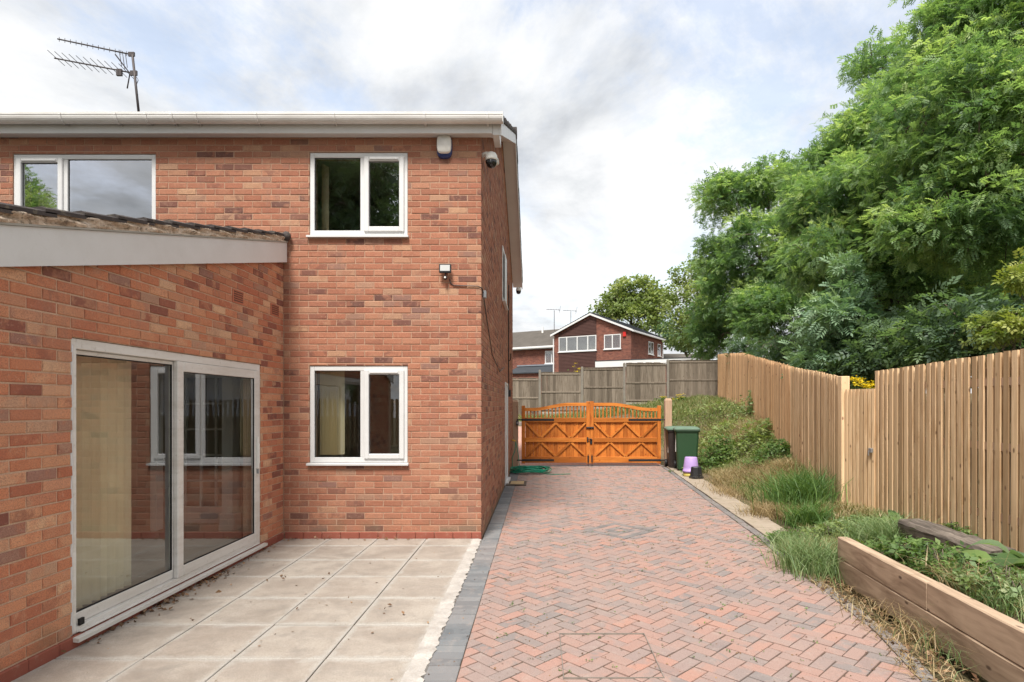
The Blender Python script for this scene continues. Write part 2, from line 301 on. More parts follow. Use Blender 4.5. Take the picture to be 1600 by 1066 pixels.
# ------------------------------------------------------------------ mesh helpers
class MB:
    def __init__(s): s.v = []; s.f = []; s.r = []; s.uv = None
    def add(s, vs, fs, r=None):
        o = len(s.v); s.v.extend(vs)
        for f in fs: s.f.append(tuple(i + o for i in f)); s.r.append(r or (0, 0, 0))
        return s
    def box(s, x0, x1, y0, y1, z0, z1, ch=0.0, r=None):
        if ch <= 0:
            vs = [(x, y, z) for x in (x0, x1) for y in (y0, y1) for z in (z0, z1)]
            return s.add(vs, [(0, 1, 3, 2), (4, 6, 7, 5), (0, 4, 5, 1), (2, 3, 7, 6), (0, 2, 6, 4), (1, 5, 7, 3)], r)
        lo = (x0, y0, z0); hi = (x1, y1, z1); vs = []; idx = {}
        for cx in (0, 1):
            for cy in (0, 1):
                for cz in (0, 1):
                    for ax in range(3):
                        p = []
                        for k, cc in enumerate((cx, cy, cz)):
                            e = hi[k] if cc else lo[k]
                            if k != ax: e += -ch if cc else ch
                            p.append(e)
                        idx[(cx, cy, cz, ax)] = len(vs); vs.append(tuple(p))
        fs = []
        for ax in range(3):
            for sd_ in (0, 1):
                a, b = [k for k in range(3) if k != ax]; q = []
                for u, w in ((0, 0), (1, 0), (1, 1), (0, 1)):
                    cc = [0, 0, 0]; cc[ax] = sd_; cc[a] = u; cc[b] = w; q.append(idx[(*cc, ax)])
                fs.append(tuple(q) if (sd_ == 1) == (ax != 1) else tuple(reversed(q)))
        for ax in range(3):
            a, b = [k for k in range(3) if k != ax]
            for u in (0, 1):
                for w in (0, 1):
                    q = []
                    for e, which in ((0, a), (1, a), (1, b), (0, b)):
                        cc = [0, 0, 0]; cc[ax] = e; cc[a] = u; cc[b] = w; q.append(idx[(*cc, which)])
                    fs.append(tuple(q))
        for cx in (0, 1):
            for cy in (0, 1):
                for cz in (0, 1): fs.append(tuple(idx[(cx, cy, cz, ax)] for ax in range(3)))
        return s.add(vs, fs, r)
    def prism(s, poly, axis, a, b, r=None):            # polygon of 2-D points pushed along an axis
        n = len(poly)
        def P(p, d): return {'x': (d, p[0], p[1]), 'y': (p[0], d, p[1]), 'z': (p[0], p[1], d)}[axis]
        vs = [P(p, a) for p in poly] + [P(p, b) for p in poly]
        fs = [tuple(range(n)), tuple(reversed(range(n, 2 * n)))] + [(i, (i + 1) % n + 0, (i + 1) % n + n, i + n) for i in range(n)]
        return s.add(vs, fs, r)
    def tube(s, pts, rad, n=6, cap=True, r=None):
        pts = [Vector(p) for p in pts]; rad = rad if isinstance(rad, (list, tuple)) else [rad] * len(pts)
        vs = []; up = None
        for i, p in enumerate(pts):
            d = (pts[min(i + 1, len(pts) - 1)] - pts[max(i - 1, 0)]).normalized()
            if up is None: up = d.orthogonal().normalized()
            else:
                up = (up - d * up.dot(d)); up = up.normalized() if up.length > 1e-6 else d.orthogonal().normalized()
            w = d.cross(up)
            for k in range(n):
                a = 2 * math.pi * k / n; vs.append(tuple(p + (up * math.cos(a) + w * math.sin(a)) * rad[i]))
        fs = [(i * n + k, i * n + (k + 1) % n, (i + 1) * n + (k + 1) % n, (i + 1) * n + k) for i in range(len(pts) - 1) for k in range(n)]
        if cap: fs += [tuple(reversed(range(n))), tuple(range((len(pts) - 1) * n, len(pts) * n))]
        return s.add(vs, fs, r)
    def lathe(s, prof, c=(0, 0, 0), n=20, axis='z'):
        vs = []
        for rr, h in prof:
            for k in range(n):
                a = 2 * math.pi * k / n; x, y = rr * math.cos(a), rr * math.sin(a)
                vs.append({'z': (c[0] + x, c[1] + y, c[2] + h), 'y': (c[0] + x, c[1] + h, c[2] + y), 'x': (c[0] + h, c[1] + x, c[2] + y)}[axis])
        m = len(prof)
        fs = [(i * n + k, i * n + (k + 1) % n, (i + 1) * n + (k + 1) % n, (i + 1) * n + k) for i in range(m - 1) for k in range(n)]
        fs += [tuple(reversed(range(n))), tuple(range((m - 1) * n, m * n))]
        return s.add(vs, fs)
    def mesh(s, name, smooth=False):
        me = bpy.data.meshes.new(name); me.from_pydata(s.v, [], s.f)
        if any(any(x) for x in s.r):
            a = me.attributes.new('rnd', 'FLOAT_VECTOR', 'FACE'); a.data.foreach_set('vector', np.array(s.r, dtype=np.float32).ravel())
        bm = bmesh.new(); bm.from_mesh(me); bmesh.ops.recalc_face_normals(bm, faces=bm.faces[:]); bm.to_mesh(me); bm.free()
        if smooth: me.polygons.foreach_set('use_smooth', [True] * len(me.polygons))
        return me
    def build(s, name, mat, parent=None, smooth=False, joined=False):
        return link(name, s.mesh(name, smooth), mat, parent, joined or any(any(x) for x in s.r))
def link(name, me, mat, parent=None, joined=False, col=None):
    o = bpy.data.objects.new(name, me); C.objects.link(o)
    if mat and not me.materials: me.materials.append(MAT[mat])
    o.color = (*col, 1) if col is not None else ((0, 0, 0, 1) if joined else (random.random(), random.random(), random.random(), 1))
    if parent: o.parent = parent
    return o
def tag(o, label, cat, group=None):
    o['label'] = label; o['category'] = cat
    if group: o['group'] = group
    return o
def empty(name, label, cat, loc=(0, 0, 0), group=None, rz=0):
    o = bpy.data.objects.new(name, None); C.objects.link(o); o.location = loc; o.rotation_euler = (0, 0, rz); o.empty_display_size = .1
    return tag(o, label, cat, group)
def struct(o): o['kind'] = 'structure'; return o
def stuff(o): o['kind'] = 'stuff'; return o
def RN(): return (random.random(), random.random(), random.random())
def BX(name, mat, parent, *a, ch=0.0): return MB().box(*a, ch=ch).build(name, mat, parent)
def np_mesh(name, V, F, rnd, mat, parent=None):
    me = bpy.data.meshes.new(name); nf, k = F.shape
    me.vertices.add(len(V)); me.vertices.foreach_set('co', np.ascontiguousarray(V, dtype=np.float32).ravel())
    me.loops.add(nf * k); me.loops.foreach_set('vertex_index', np.ascontiguousarray(F, dtype=np.int32).ravel())
    me.polygons.add(nf); me.polygons.foreach_set('loop_start', np.arange(0, nf * k, k, dtype=np.int32))
    a = me.attributes.new('rnd', 'FLOAT_VECTOR', 'FACE'); a.data.foreach_set('vector', np.ascontiguousarray(rnd, dtype=np.float32).ravel())
    me.update(calc_edges=True)
    return link(name, me, mat, parent, True)
def smooth01(t): t = np.clip(t, 0, 1); return t * t * (3 - 2 * t)
def at(u, v, Y): return ((u - VX) / FPX * Y, Y, EYE - (v - VY) / FPX * Y)
def on_flat(u, v): Y = EYE * FPX / (v - VY); return ((u - VX) / FPX * Y, Y)

# ------------------------------------------------------------------ ground
EDGE = np.array([(1.0, 2.25), (3.4, 2.33), (4.2, 2.50), (5.4, 2.60), (6.0, 2.63), (7.2, 2.78), (9.75, 2.93), (14.8, 3.27), (16, 3.34), (30, 3.4)])
FZ = np.array([(-30, .25), (5.6, .21), (7.9, .13), (8.55, .11), (11.7, .55), (18.5, 1.46), (26.5, 1.95), (48, 2.5), (120, 4)])
CZ = np.array([(-30, 0), (16, 0), (22, .85), (26.8, 1.05), (48, 2.5), (120, 4)])
def edge_x(Y): return np.interp(Y, EDGE[:, 0], EDGE[:, 1])
def fence_x(Y): return np.where(np.asarray(Y) < 8.5, np.interp(Y, [-30, 7.95, 8.5], [4.6, 4.57, 4.35]), 4.33 + .2046 * (np.asarray(Y) - 8.55))
def gz(X, Y):
    X = np.asarray(X, float); Y = np.asarray(Y, float)
    e = edge_x(Y); f = fence_x(Y); zf = np.interp(Y, FZ[:, 0], FZ[:, 1]); zc = np.interp(Y, CZ[:, 0], CZ[:, 1])
    far = smooth01((Y - 16) / 4)
    lo = e + .42 * (1 - far) - far * 3.5
    t = np.clip((X - lo) / np.maximum(f - lo, .2), 0, 1); t = smooth01(t) * .55 + t * .45
    z = zc + (zf - zc) * t
    bed = smooth01((5.62 - Y) / .25) * smooth01((X - 2.80) / .12)
    z = z * (1 - bed) + bed * (.31 - .06 * smooth01((X - 3.4) / 1))
    z = z + .05 * np.sin(X * 3.1 + Y * 1.7) * np.sin(Y * 2.3 - X) * smooth01((X - e - .45) / .6) * smooth01((9 - np.abs(X)) / 2)
    return z
def gz1(x, y): return float(gz(x, y))
xs = np.unique(np.round(np.concatenate([np.linspace(-90, -8, 12), np.arange(-8, 2, 1.0), np.arange(2, 8.6, .11), np.arange(9, 20, 1), np.linspace(22, 140, 14)]), 3))
ys = np.unique(np.round(np.concatenate([np.linspace(-60, -2, 12), np.arange(-1, 2, 1.0), np.arange(2, 28, .16), np.arange(28, 60, 2), np.linspace(62, 300, 14)]), 3))
GX, GY = np.meshgrid(xs, ys); GZ = gz(GX, GY)
paved = ((GX < edge_x(GY) + .40) & (GY < 16.4) & (GX > -8.8)) | ((GX < 3.0) & (GX > -8.8) & (GY >= 16.4) & (GY < 22.0))
GZ = np.where(paved, GZ - .07, GZ - .012)
nx = len(xs); ny = len(ys); ii = (np.arange(ny - 1)[:, None] * nx + np.arange(nx - 1)[None]).ravel()
gF = np.stack([ii, ii + 1, ii + nx + 1, ii + nx], 1)
g = np_mesh('ground', np.stack([GX.ravel(), GY.ravel(), GZ.ravel()], 1), gF, np.zeros((len(gF), 3)), 'ground'); struct(g)

# ------------------------------------------------------------------ driveway
drive = struct(MB().prism([(-.69, .6)] + [(float(edge_x(y)), y) for y in np.linspace(.6, 15.85, 40)] + [(-.69, 15.85)], 'z', -.05, -.009).build('driveway', 'joint_sand'))
BL0, BL1 = -.69, -.49
def clip(poly, n, d):                                    # keep n.p <= d
    out = []
    for i in range(len(poly)):
        a, b = poly[i], poly[(i + 1) % len(poly)]; da = n[0] * a[0] + n[1] * a[1] - d; db = n[0] * b[0] + n[1] * b[1] - d
        if da <= 0: out.append(a)
        if (da < 0 < db) or (db < 0 < da):
            k = da / (da - db); out.append((a[0] + (b[0] - a[0]) * k, a[1] + (b[1] - a[1]) * k))
    return out
def area(p): return abs(sum(p[i][0] * p[(i + 1) % len(p)][1] - p[(i + 1) % len(p)][0] * p[i][1] for i in range(len(p)))) / 2
def paver_mesh(poly, inset=.003, z=0.0, tilt=0.0):
    cx = sum(p[0] for p in poly) / len(poly); cy = sum(p[1] for p in poly) / len(poly); n = len(poly)
    rad = max(math.hypot(p[0] - cx, p[1] - cy) for p in poly); k = 1 - inset / max(rad, .02) * 1.6
    def zt(x, y): return z + tilt * (x - cx)
    vs = [(p[0], p[1], -.035) for p in poly] + [(p[0], p[1], zt(*p) - .003) for p in poly] + [(cx + (p[0] - cx) * k, cy + (p[1] - cy) * k, zt(*p)) for p in poly]
    fs = [(i, (i + 1) % n, n + (i + 1) % n, n + i) for i in range(n)] + [(n + i, n + (i + 1) % n, 2 * n + (i + 1) % n, 2 * n + i) for i in range(n)] + [tuple(range(2 * n, 3 * n))]
    return vs, fs
W = .1; s45 = math.sqrt(.5)
# the diamond inlay is square with the blocks: find the block-grid cell of its centre
def to_w(a, b): return ((a - b) * s45 * W + OX, (a + b) * s45 * W + OY)
OX, OY = .32, .9
def to_g(x, y): x = (x - OX) / W; y = (y - OY) / W; return ((x + y) * s45, (y - x) * s45)
dg = to_g(1.02, 7.52); DA, DB = round(dg[0]) - 3, round(dg[1]) - 3     # 7 x 7 cells
def ring(a, b):
    i, j = a - DA, b - DB
    if 0 <= i < 7 and 0 <= j < 7: return min(i, j, 6 - i, 6 - j)
    return None
pavers = []
def add_cells(a0, a1, b0, b1, kind):
    gp = .0045 / W
    poly = [to_w(a0 + gp, b0 + gp), to_w(a1 - gp, b0 + gp), to_w(a1 - gp, b1 - gp), to_w(a0 + gp, b1 - gp)]
    cx = sum(p[0] for p in poly) / 4; cy = sum(p[1] for p in poly) / 4
    if cx < BL1 - .2 or cy < .7 or cy > 15.8 or cx > edge_x(cy) + .1: return
    e = float(edge_x(cy)) - .11; full = all(p[0] > BL1 + .003 for p in poly) and all(p[0] < e - .003 for p in poly) and all(p[1] < 15.55 for p in poly)
    if not full:
        poly = clip(poly, (-1, 0), -(BL1 + .003))
        if len(poly) > 2:
            sl_ = (float(edge_x(cy + .1)) - float(edge_x(cy - .1))) / .2; poly = clip(poly, (1, -sl_), e - .003 - sl_ * cy)
        if len(poly) > 2: poly = clip(poly, (0, 1), 15.55)
        if len(poly) < 3 or area(poly) < .0006: return
    pavers.append((poly, kind, full, cx, cy, a1 - a0, b1 - b0))
for i in range(-160, 260):
    for j in range(-90, 90):
        ox = i + 2 * j; oy = i - 2 * j
        x, y = to_w(ox + 1, oy)
        if not (-1 < x < 4 and .5 < y < 16): continue
        for cells, rect in ((((ox, oy), (ox + 1, oy)), (ox, ox + 2, oy, oy + 1)), (((ox + 2, oy - 1), (ox + 2, oy)), (ox + 2, ox + 3, oy - 1, oy + 1))):
            rr = [ring(*c) for c in cells]
            if rr[0] is None and rr[1] is None: add_cells(*rect, 'paver')
            else:
                for c, q in zip(cells, rr):
                    if q is None: add_cells(c[0], c[0] + 1, c[1], c[1] + 1, 'paver')
for lo in range(4):                                       # concentric rings of the diamond
    k = 'charcoal_paver' if lo % 2 == 0 else 'paver'; m = 6 - lo
    if lo == 3: add_cells(DA + 3, DA + 4, DB + 3, DB + 4, 'paver'); continue
    runs = [(lo, m, lo, 'a'), (lo, m, m, 'a2'), (lo, m, lo, 'b'), (lo, m, m, 'b2')]
    for st, en, fx, d in runs:
        p0 = st if d in ('a', 'b2') else st + 1
        lim = en if d in ('a', 'b2') else en + 1
        q = p0
        while q < lim:
            e2 = min(q + 2, lim)
            if d[0] == 'a': add_cells(DA + q, DA + e2, DB + fx, DB + fx + 1, k)
            else: add_cells(DA + fx, DA + fx + 1, DB + q, DB + e2, k)
            q = e2
def size_px(cx, cy, a): return a / max(cy, .3) ** 3
def in_view(x, y): return y > 3.3 and abs((x / y) * FPX + VX - 800) < 830
pavers.sort(key=lambda q: -size_px(q[3], q[4], area(q[0])) * (1 if in_view(q[3], q[4]) else 0))
full_me = {}
rest = {'paver': MB(), 'charcoal_paver': MB()}; nobj = 0
for poly, kind, full, cx, cy, la, lb in pavers:
    z = random.gauss(0, .0018) + .004 * math.sin(cx * 1.7 + 1) * math.sin(cy * 1.1); ti = random.gauss(0, .011)
    if nobj < 300 and kind == 'paver' and in_view(cx, cy):
        nobj += 1
        if full and la + lb == 3:
            if (la, lb) not in full_me:
                rel = [(p[0] - cx, p[1] - cy) for p in poly]; mb = MB(); mb.add(*paver_mesh(rel)); full_me[(la, lb)] = mb.mesh('paver')
            me = full_me[(la, lb)]
        else:
            rel = [(p[0] - cx, p[1] - cy) for p in poly]; mb = MB(); mb.add(*paver_mesh(rel)); me = mb.mesh('paver')
        o = link('paver', me, 'paver', drive); o.location = (cx, cy, z); o.rotation_euler = (random.gauss(0, .004), ti, random.gauss(0, .006))
    elif kind == 'charcoal_paver':
        rel = [(p[0] - cx, p[1] - cy) for p in poly]; mb = MB(); mb.add(*paver_mesh(rel))
        o = mb.build('inlay_paver', kind, drive); o.location = (cx, cy, z)
    else:
        vs, fs = paver_mesh(poly, z=z, tilt=ti); rest['paver'].add(vs, fs, RN())
stuff(rest['paver'].build('paver_field', 'paver', drive))
# blue soldier course beside the house, charcoal course along the bank
y = .9
bm0 = MB().add(*paver_mesh([(-.098, -.0478), (.098, -.0478), (.098, .0478), (-.098, .0478)])).mesh('border_paver')
while y < 15.5:
    o = link('border_paver', bm0, 'blue_paver', drive); o.location = (BL0 + .1 + random.gauss(0, .002), y, random.gauss(.001, .0015)); o.rotation_euler = (0, random.gauss(0, .006), random.gauss(0, .008)); y += .1005
bm1 = MB().add(*paver_mesh([(-.048, -.098), (.048, -.098), (.048, .098), (-.048, .098)])).mesh('edge_paver'); bm1.materials.append(MAT['charcoal_paver'])
y = 3.0
while y < 15.4:
    o = link('edge_paver', bm1, 'charcoal_paver', drive); o.location = (float(edge_x(y)) - .052, y, random.gauss(0, .002))
    o.rotation_euler = (0, 0, -math.atan((float(edge_x(y + .1)) - float(edge_x(y - .1))) / .2)); y += .201
for k in range(20):
    o = link('threshold_paver', bm0, 'blue_paver', drive); o.location = (-.4 + k * .19, 15.7, .004); o.rotation_euler = (0, 0, R(0)); o.scale = (.95, 1.6, 1)
# manhole with its thin steel frame
mh = empty('manhole_cover', 'recessed manhole cover filled with block pavers and edged with thin steel', 'manhole cover', (.44, 3.83, .004))
for x0, x1, y0, y1 in ((-.30, .30, .335, .340), (-.30, .30, -.340, -.335), (-.30, -.295, -.335, .335), (.295, .30, -.335, .335)):
    BX('frame_edge', 'worn_steel', mh, x0, x1, y0, y1, -.02, .002)
# drive beyond the gate
vs = []; fs = []; YY = np.linspace(15.85, 22.2, 14)
for q, yy in enumerate(YY): vs += [(-6, yy, gz1(0, yy) - .02), (3.3, yy, gz1(0, yy) - .02)]
for q in range(13): fs.append((2 * q, 2 * q + 1, 2 * q + 3, 2 * q + 2))
t = NT('far_paving'); bt = t.n('TexBrick'); t.set(bt.inputs['Vector'], t.pos()); bt.inputs['Scale'].default_value = 1
bt.inputs['Color1'].default_value = (.50, .25, .19, 1); bt.inputs['Color2'].default_value = (.36, .23, .19, 1); bt.inputs['Mortar'].default_value = (.2, .14, .11, 1)
bt.inputs['Brick Width'].default_value = .2; bt.inputs['Row Height'].default_value = .1; bt.inputs['Mortar Size'].default_value = .004; MAT['far_paving'] = t.fin(t.bsdf(bt.outputs[0], .9, .15))
struct(MB().add(vs, fs).build('road', 'far_paving'))
kb = MB()
for q in range(14): x = -5.2 + q * .62; kb.box(x, x + .61, 22.2, 22.36, gz1(0, 22.2) - .1, gz1(0, 22.2) + .12, .012, RN())
struct(kb.build('kerb', 'charcoal_paver'))
# concrete flags between drive and bank
fl = struct(MB().box(2.6, 2.61, 6.2, 6.21, -.05, -.04).build('path', 'flag'))
y = 6.6
while y < 15.2:
    L = random.uniform(.56, .62); x = float(edge_x(y + L / 2)); sl_ = (float(edge_x(y + L)) - float(edge_x(y))) / L; w_ = .42 if y > 8.2 else .38
    o = MB().box(.012, w_, 0, L - .012, -.05, .006, .006).build('flagstone', 'flag', fl); o.location = (float(edge_x(y)), y, random.uniform(0, .012)); o.rotation_euler = (random.gauss(0, .008), random.gauss(0, .012), -math.atan(sl_)); y += L

# ------------------------------------------------------------------ patio
XE, YH, XS = -3.08, 7.10, -.70           # extension wall plane, rear wall plane, side wall plane
patio = struct(MB().prism([(-3.2, .8), (-.70, .8), (-.70, 7.12), (-3.2, 7.12)], 'z', -.06, .004).build('patio', 'joint_sand'))
cols = [-3.07, -2.51, -1.94, -1.355, -.785]; rows = [7.085, 6.73, 6.11, 5.52, 4.91, 4.31, 3.73, 3.13, 2.53, 1.93, 1.33]
for i in range(4):
    for j in range(len(rows) - 1):
        g = .004; x0, x1, y0, y1 = cols[i] + g, cols[i + 1] - g, rows[j + 1] + g, rows[j] - g; cx, cy = (x0 + x1) / 2, (y0 + y1) / 2
        o = MB().box(x0 - cx, x1 - cx, y0 - cy, y1 - cy, -.03, .013, .004).build('slab', 'slab', patio); o.location = (cx, cy, random.uniform(-.0015, .002)); o.rotation_euler = (random.gauss(0, .0022), random.gauss(0, .0022), random.gauss(0, .003))
vs = []; fs = []; N = 160                                # rough mortar haunching along the slab edge
for k in range(N):
    yy = .9 + 6.17 * k / (N - 1); vs += [(-.80 + random.uniform(-.008, .008), yy, .0145), (-.735, yy, .017), (-.690 + random.uniform(-.018, .016), yy, .007), (-.684, yy, -.03)]
for k in range(N - 1):
    for q in range(3): fs.append((4 * k + q, 4 * k + q + 1, 4 * k + 5 + q, 4 * k + 4 + q))
MB().add(vs, fs).build('mortar_haunch', 'slab_mortar', patio)

# ------------------------------------------------------------------ the brick house
house = empty('brick_house', 'red brick house with white windows, gutter and a low tiled rear extension', 'house', (-4, 7.1, 0))
house.location = (0, 0, 0)
BR = []                                                  # every brick: (wall, x-along, length, z0, height, distance for sorting)
def courses(wall, a0, a1, z0, z1, openings, top=None, off=0.0, toothed=0):
    n = int((z1 - z0) / .075)
    for k in range(n):
        zb = z0 + k * .075; cuts = []
        a = a0 - (.1125 if (k + int(off * 10)) % 2 else 0.0); pieces = []
        while a < a1:
            pieces.append([max(a, a0), min(a + .215, a1)]); a += .225
        for o0, o1, p0, p1 in openings:
            if zb + .065 <= p0 + .004 or zb >= p1 - .004: continue
            new = []; hi_ = zb + .065 - p1 - .003; lo_ = p0 - zb - .003
            for s_, e_ in pieces:
                if e_ <= o0 or s_ >= o1: new.append([s_, e_]); continue
                a_, b_ = max(s_, o0), min(e_, o1)
                if b_ - a_ > .03 and hi_ > .014: BR.append((wall, a_, b_ - a_, p1 + .003, hi_))      # bricks cut to fit over a head
                elif b_ - a_ > .03 and lo_ > .014: BR.append((wall, a_, b_ - a_, zb, lo_))
                if s_ < o0: new.append([s_, o0])
                if e_ > o1: new.append([o1, e_])
            pieces = new
        for s_, e_ in pieces:
            if e_ - s_ < .03: continue
            if top is not None and zb + .065 > max(top(s_), top(e_)): continue
            BR.append((wall, s_, e_ - s_, zb, .065))
DO = (3.89, 6.53, .075, 2.065)
WU2 = (-2.77, -1.586, 3.64, 4.66); WU1 = (-6.34, -4.62, 3.6, 4.64); WL = (-2.77, -1.586, .905, 2.09)
def ext_bot(y): return 2.40 + (y - 3.34) * (3.335 - 2.40) / (7.1 - 3.34)
def roof_z(y): return 4.95 + (y - 6.95) * (6.72 - 4.95) / 4.3 if y < 11.25 else 6.72 - (y - 11.25) * (6.72 - 4.8) / 4.35
SW = (11.1, 12.15, 3.6, 4.62); SD = (11.95, 12.85, -.1, 2.08)
courses('rear', -8.4, XS, .10, 4.98, [WU2, WU1, WL, (-8.4, -3.075, 0, 2.7)])
courses('ext', 2.2, YH - .004, .10, 3.6, [DO, (5.915, 6.14, 2.64, 2.80), (6.755, 6.98, 2.65, 2.79)], lambda y: ext_bot(y) + .2)
courses('side', YH + .037, 15.4, .025, 6.8, [SW, SD], lambda y: roof_z(y) - .12, .1)
def brick_verts(wall, s_, L, zb, h, jit=0.0, tw=0.0):
    c = .004; d = .034
    pts = []
    for dep, ins in ((d, 0), (c + jit, 0), (jit, c)):
        for a, z in ((s_ + ins, zb + ins), (s_ + L - ins, zb + ins), (s_ + L - ins, zb + h - ins), (s_ + ins, zb + h - ins)):
            dd = dep + tw * (a - s_ - L / 2)
            if dep < .02: a += random.uniform(-.0022, .0022); z += random.uniform(-.0020, .0020)
            pts.append({'rear': (a, YH + dd, z), 'ext': (XE - dd, a, z), 'side': (XS - dd, a, z)}[wall])
    fs = [(i, (i + 1) % 4, 4 + (i + 1) % 4, 4 + i) for i in range(4)] + [(4 + i, 4 + (i + 1) % 4, 8 + (i + 1) % 4, 8 + i) for i in range(4)] + [(8, 9, 10, 11)]
    return pts, fs
def brick_score(b):
    w, s_, L, zb, h = b; m = s_ + L / 2
    if w == 'rear': X, Y, fc = m, YH, 1.0
    else: X, Y = (XE if w == 'ext' else XS), m; fc = abs(X) / Y
    u = VX + X / Y * FPX; v = VY - (zb - EYE) / Y * FPX
    return L * h * fc / Y ** 2 if (0 < u < 1600 and 0 < v < 1066) else 0
WALLS = {}
# mortar backing of each wall, with its openings
def wall_panels(name, rects, wall, rec):
    m = MB()
    for r_ in rects:
        if isinstance(r_, tuple):
            a0, a1, z0, z1 = r_; poly = [(a0, z0), (a1, z0), (a1, z1), (a0, z1)]
        else: poly = r_
        if wall == 'rear': m.prism(poly, 'y', YH + rec, YH + .27)
        elif wall == 'ext': m.prism(poly, 'x', XE - .20, XE - rec)
        else: m.prism(poly, 'x', XS - .27, XS - rec)
    o = m.build(name, 'extension_mortar' if wall == 'ext' else 'mortar', house); WALLS[wall] = o; return o
wall_panels('rear_wall', [(-8.5, WU1[0], 2.6, 5.0), (WU1[0], WU1[1], 2.6, WU1[2]), (WU1[0], WU1[1], WU1[3], 5.0), (WU1[1], WU2[0], 2.6, 5.0),
    (XE - .1, WU2[0], -.05, 2.6), (WU2[0], WU2[1], WL[3], WU2[2]), (WU2[0], WU2[1], WU2[3], 5.0), (WL[0], WL[1], -.05, WL[2]), (WU2[1], XS - .008, -.05, 5.0)], 'rear', .0045)
wall_panels('extension_wall', [[(2.0, -.05), (DO[0], -.05), (DO[0], ext_bot(DO[0]) + .2), (2.0, ext_bot(2.0) + .2)], (DO[0], DO[1], -.05, DO[2]),
    [(DO[0], DO[3]), (DO[1], DO[3]), (DO[1], ext_bot(DO[1]) + .2), (DO[0], ext_bot(DO[0]) + .2)], [(DO[1], -.05), (YH, -.05), (YH, ext_bot(YH) + .2), (DO[1], ext_bot(DO[1]) + .2)]], 'ext', .0075)
rz = lambda y: roof_z(y) - .06
wall_panels('side_wall', [[(YH + .008, -.05), (SW[0], -.05), (SW[0], rz(SW[0])), (YH + .008, rz(YH))], (SW[0], SD[0], -.05, SW[2]), (SD[0], SW[1], SD[3], SW[2]), (SW[1], SD[1], SD[3], SW[3]),
    [(SW[0], SW[3]), (SW[1], SW[3]), (SW[1], rz(SW[1])), (11.25, rz(11.25)), (SW[0], rz(SW[0]))], [(SW[1], SW[3]), (SD[1], SW[3]), (SD[1], rz(SD[1])), (SW[1], rz(SW[1]))], [(SD[1], -.05), (15.4, -.05), (15.4, rz(15.4)), (SD[1], rz(SD[1]))]], 'side', .005)
BR.sort(key=lambda b: -brick_score(b))
bricks_rest = MB(); bricks_rest_ext = MB(); shared = {}
for k, b in enumerate(BR):
    w, s_, L, zb, h = b
    if k < 300:
        key = (w, round(L, 3), round(h, 3))
        if key not in shared:
            P0 = {'rear': (s_, YH, zb), 'ext': (XE, s_, zb), 'side': (XS, s_, zb)}[w]; pts, fs = brick_verts(w, s_, L, zb, h)
            shared[key] = MB().add([tuple(a - c for a, c in zip(p, P0)) for p in pts], fs).mesh('brick')
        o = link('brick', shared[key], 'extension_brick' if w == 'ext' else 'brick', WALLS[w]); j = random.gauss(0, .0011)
        o.location = {'rear': (s_, YH + j, zb), 'ext': (XE + j, s_, zb), 'side': (XS + j, s_, zb)}[w]
        o.rotation_euler = (random.gauss(0, .003), random.gauss(0, .003), random.gauss(0, .003))
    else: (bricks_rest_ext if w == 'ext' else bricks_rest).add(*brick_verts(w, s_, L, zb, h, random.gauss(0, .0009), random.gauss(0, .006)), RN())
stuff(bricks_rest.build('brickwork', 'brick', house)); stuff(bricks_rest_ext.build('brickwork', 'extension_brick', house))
# painted plinth course
def plinth(a, b, wall):
    m = MB()
    if wall == 'ext': m.box(XE - .05, XE + .012, a, b, -.03, .088, .006)
    else: m.box(a, b, YH - .012, YH + .05, -.03, .088, .006)
    m.build('plinth_brick', 'plinth_paint', house)
y = 2.2
while y < 7.08: plinth(y, min(y + .222, 7.085), 'ext'); y += .225
x = XE + .016
while x < XS - .01: plinth(x, min(x + .222, XS), 'rear'); x += .225
for (yy, zz) in ((6.03, 2.72), (6.87, 2.72)):               # terracotta air bricks
    ab = BX('air_brick', 'terracotta', house, XE - .03, XE + .002, yy - .105, yy + .105, zz - .068, zz + .068)
    hm = MB()
    for i in range(8):
        for j in range(5): a = yy - .083 + i * .0225; zc = zz - .05 + j * .0225; hm.box(XE + .001, XE + .0035, a, a + .013, zc, zc + .013)
    hm.build('vent_hole', 'gasket', ab)

